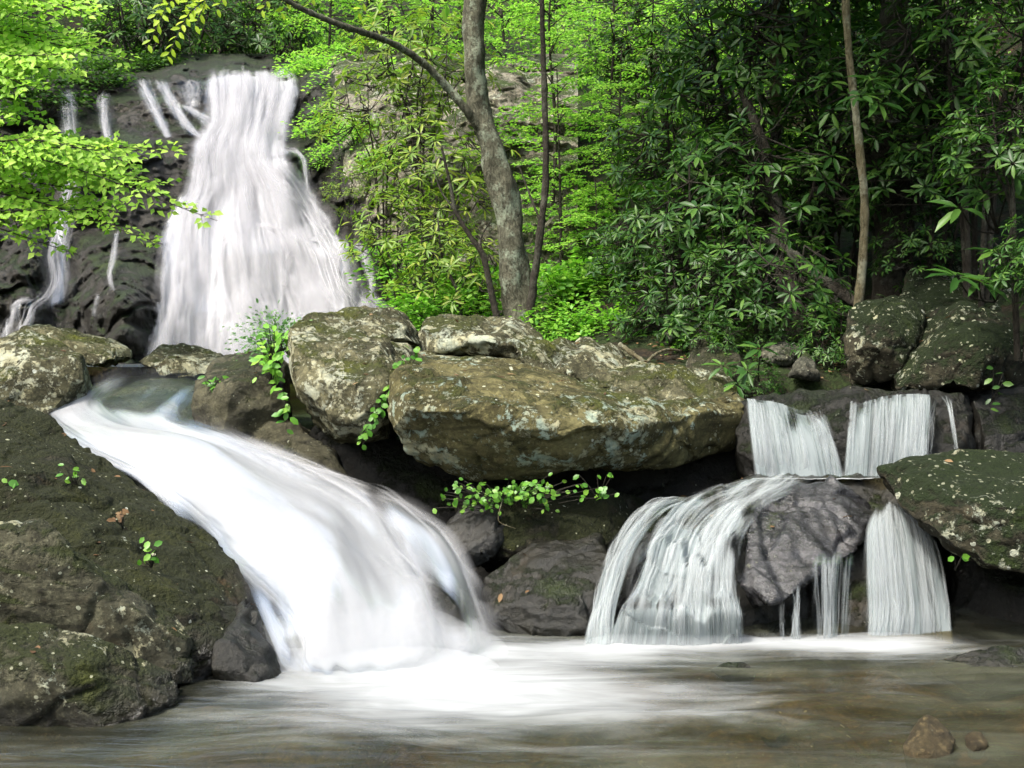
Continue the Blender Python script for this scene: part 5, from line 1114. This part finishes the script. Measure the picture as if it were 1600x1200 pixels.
def limb(label, path, r0, r1, mat, name='fallen_branch', cat='branch'):
    P = np.array([at(*p)[:] for p in path]); o_ = P[0].copy(); tb = Tubes(); tb.add(P - o_, r0, r1, 9, .25, n=40, seed=int(path[0][1]))
    ob = link(name, tb.mesh(name), M[mat], loc=tuple(o_)); return tag(ob, label, cat)
limb('dark fallen limb slanting down to the foot of the slim pale tree', [(1196, 372, 11.6), (1240, 402, 11.5), (1290, 440, 11.3), (1345, 478, 11)], .065, .05, 'barkdark')
limb('short bare brown stick lying on the ridged boulder beside the dead leaves', [(968, 538, 10.5), (985, 550, 10.4), (1008, 566, 10.3)], .022, .018, 'barkpale')
limb('curved pale root arching over the dead leaves', [(1005, 572, 10.35), (1022, 555, 10.5), (1042, 546, 10.6), (1064, 548, 10.7)], .014, .010, 'barkpale', 'root', 'root')
limb('mossy log end poking out above the fallen sticks', [(1040, 530, 11.0), (1062, 516, 11.1), (1086, 496, 11.2)], .05, .045, 'bark', 'log', 'log')
limb('thin bent twig hanging under the herb patch in the recess', [(786, 780, 7.95), (780, 800, 7.85), (781, 816, 7.82), (806, 826, 7.8)], .004, .002, 'barkpale', 'twig', 'twig')

# small plants on the rocks
def herb(label, spots, L, mat='herb', name='herb_plant', cat='plant', seed=1, ratio=.8, face=(0, -.75, .65), stem=.06):
    rng = np.random.default_rng(seed); P = np.array([at(*p)[:] for p in spots]); o_ = P.mean(0) - [0, 0, stem]; lv = Leaves(); tb = Tubes()
    for p in P:
        q = p - o_; b = q * (.0 if len(P) < 80 else .55) + np.array([0, .07, -stem * .5])
        tb.add(np.array([b, (b + q) / 2 + [0, -.01, .01], q]), .003, .002, 4, n=5)
        a = rng.normal(0, 1, 3) * [1, .35, .5] + [0, -.2, -.45]; l = L * rng.uniform(.65, 1.15)
        lv.add(q[None], a[None], (np.array(face) + rng.normal(0, .28, 3))[None], l, l * ratio, True, .1)
    return plant(name, label, cat, None, tuple(o_), lv.mesh('leaves'), tb.mesh('stem'), mat, 'barkdark', crown_name='leaves')
def scatter(cx, cy, rx, ry, n, Y, seed, dy=0.0):
    r = np.random.default_rng(seed); return [(cx + r.normal(0, rx), cy + r.normal(0, ry), Y + dy * r.normal()) for _ in range(n)]
herb('patch of bright heart leaved herbs under the lip of the big olive boulder', scatter(825, 768, 40, 11, 110, 7.9, 1, .06) + scatter(765, 776, 36, 10, 120, 8.0, 2, .05), .044, seed=2)
herb('sprig of broad green leaves on the mossy rock right of the herb patch', scatter(938, 768, 9, 10, 13, 7.9, 3, .03) + [(905, 742, 7.95), (933, 742, 7.95), (948, 742, 7.95)], .046, seed=4)
herb('trail of small vine leaves climbing the cleft between the two front boulders',
     [(560 + t * 90 + random.Random(int(t * 999)).uniform(-9, 9), 690 - t * 145 + random.Random(int(t * 777)).uniform(-7, 7), 8.25 + .5 * t) for t in np.linspace(0, 1, 60)], .055, name='vine', cat='vine', seed=6)
herb('single bright fern like sprig on the brown boulder beside the chute lip', scatter(340, 598, 10, 8, 16, 9.55, 7, .02), .075, seed=8, ratio=.5)
herb('leafy sprig low on the left side of the streaked pale boulder', scatter(448, 636, 7, 14, 14, 9.0, 9, .02), .08, seed=10, ratio=.6)
herb('leafy undergrowth in the cleft left of the tall pale boulder', scatter(425, 555, 13, 22, 70, 9.3, 11, .08), .085, 'under', seed=12, ratio=.55)
ab = bush_template(520, .26, 34, .042); c = at(428, 522, 9.75)
plant('bush', 'airy bush of tiny pale leaves on the rocks at the foot of the tall fall', 'bush', None, (c.x, c.y, c.z - .12), ab[0], ab[1], 'airy', 'barkdark', .4, .8, crown_name='leaves', sz=1.25)
herb('small herb growing on the mossy left boulder, highest of its plants', scatter(112, 738, 8, 12, 9, 7.1, 15, .02), .05, seed=16, ratio=.6)
herb('pale tipped herb low on the mossy left boulder, nearest the chute', scatter(232, 868, 11, 10, 12, 6.5, 17, .02), .05, seed=18, ratio=.7)
herb('reddish herb in the middle of the mossy left boulder', scatter(184, 806, 8, 9, 9, 6.7, 19, .02), .045, 'litter', seed=20, ratio=.6)
herb('small leaves at the left edge of the mossy boulder', scatter(10, 770, 9, 20, 10, 6.85, 21, .02), .055, seed=22)
herb('tiny bright sprig on the underside of the mossy boulder at the right', scatter(1500, 868, 4, 4, 4, 6.8, 23, .01), .05, seed=24)
herb('hanging stem of oval leaves in front of the dark bank at the right edge', [(1560 + (8 if k % 2 else -8) - k * .6, 575 + k * 8, 8.4) for k in range(9)], .07, 'rhodo', seed=26, ratio=.55)
herb('low rhododendron seedling with pale leaves hanging beside the upper right curtain', [(1150, 580, 9.2)], .1, 'rhodo', seed=27)
# rhododendron sprays that hang near the lens side of the right bank
def sprig(label, tips, Y, L, mat='rhodo', seed=1):
    rng = np.random.default_rng(seed); lv = Leaves(); tb = Tubes(); o_ = np.array(at(tips[0][0] + 60, tips[0][1] + 40, Y + .5)[:])
    for (x, y) in tips:
        c = np.array(at(x, y, Y + rng.uniform(-.15, .15))[:]) - o_
        tb.add(np.array([[0, 0, 0], c * .5 + [0, .1, -.05], c]), .009, .005, 5, n=8)
        whorl_leaves(lv, c, np.array([rng.normal(0, .3), -.45, 1.0]), rng, 8, L, L * .27, .12)
    return plant('rhododendron', label, 'shrub', GR, tuple(o_), lv.mesh('crown'), tb.mesh('stem'), mat, 'barkdark')
sprig('rhododendron sprig hanging over the black ledge at the left end of the upper curtain', [(1130, 572), (1168, 580), (1188, 545), (1150, 600)], 9.4, .15, seed=31)
sprig('rhododendron sprig with splayed whorls in front of the mossy outcrop', [(1495, 432), (1530, 440), (1590, 415), (1560, 395)], 8.6, .24, seed=32)
sprig('pale rhododendron sprig halfway up the right edge', [(1500, 325), (1540, 300), (1585, 275), (1555, 225), (1530, 205)], 8.8, .25, seed=33)
sprig('rhododendron sprig just right of the upper half of the slim pale trunk', [(1345, 150), (1372, 160), (1390, 140), (1362, 125)], 10.0, .22, seed=34)
# dead leaves on the bank
rng = np.random.default_rng(77); P = []
for (cx, cy, rx, ry, n, Y) in [(1040, 552, 40, 14, 80, 10.5), (1490, 380, 40, 14, 150, 12.3), (1100, 520, 60, 20, 120, 11.2), (1300, 520, 50, 30, 140, 11.0)]:
    c = at(cx, cy, Y); P.append(np.stack([rng.normal(c.x, rx * Y / F, n), rng.normal(c.y, .5, n), np.zeros(n)], 1))
P = np.vstack(P); P[:, 2] = terrain(P[:, 0], P[:, 1]) + .03
for me, org in TOPS:
    V = np.empty(len(me.vertices) * 3, np.float32); N = V.copy(); me.vertices.foreach_get('co', V); me.vertices.foreach_get('normal', N)
    V = V.reshape(-1, 3) + np.array(org); N = N.reshape(-1, 3); ok = np.where((N[:, 2] > .72) & (V[:, 2] > .12) & (V[:, 1] > 5))[0]
    if len(ok) > 2000: P = np.vstack([P, V[rng.choice(ok, min(26, len(ok) // 500), replace=False)] + [0, 0, .006]])
lv = Leaves(); lv.add(P, rng.normal(0, 1, P.shape) * [1, 1, .2], np.array([0, 0, 1.0])[None] + rng.normal(0, .25, P.shape), rng.uniform(.03, .085, len(P)), rng.uniform(.015, .04, len(P)), True, .1)
tag(link('fallen_leaves', lv.mesh('fallen_leaves'), M['litter']), kind='stuff')

# fine spray that hangs where the chute and the tall fall strike the pools
def mist(loc, r, dens):
    m = new_mat('mist'); b = NB(m); v = b.n('VolumePrincipled'); v.inputs['Color'].default_value = (.95, .97, 1, 1); v.inputs['Density'].default_value = dens; v.inputs['Anisotropy'].default_value = .1
    b.out(None, v.outputs[0]); bm = bmesh.new(); bmesh.ops.create_uvsphere(bm, u_segments=32, v_segments=20, radius=1.0); me = bpy.data.meshes.new('mist')
    for q in bm.verts: q.co = Vector((q.co.x * r[0], q.co.y * r[1], q.co.z * r[2]))
    bm.to_mesh(me); bm.free(); me.materials.append(m); tag(link('mist', me, None, loc=loc), kind='stuff')

mist(at(570, 1000, 6.7), (.62, .42, .20), .8)
mist(at(600, 1015, 6.7), (.36, .34, .26), .8)
mist(at(700, 1020, 6.7), (.34, .34, .13), .7)
mist(at(600, 1046, 6.40), (.62, .30, .11), 2.2)
mist(at(1060, 1006, 6.95), (.55, .16, .07), 2.0)
mist(at(1380, 1006, 6.98), (.36, .16, .06), 1.5)
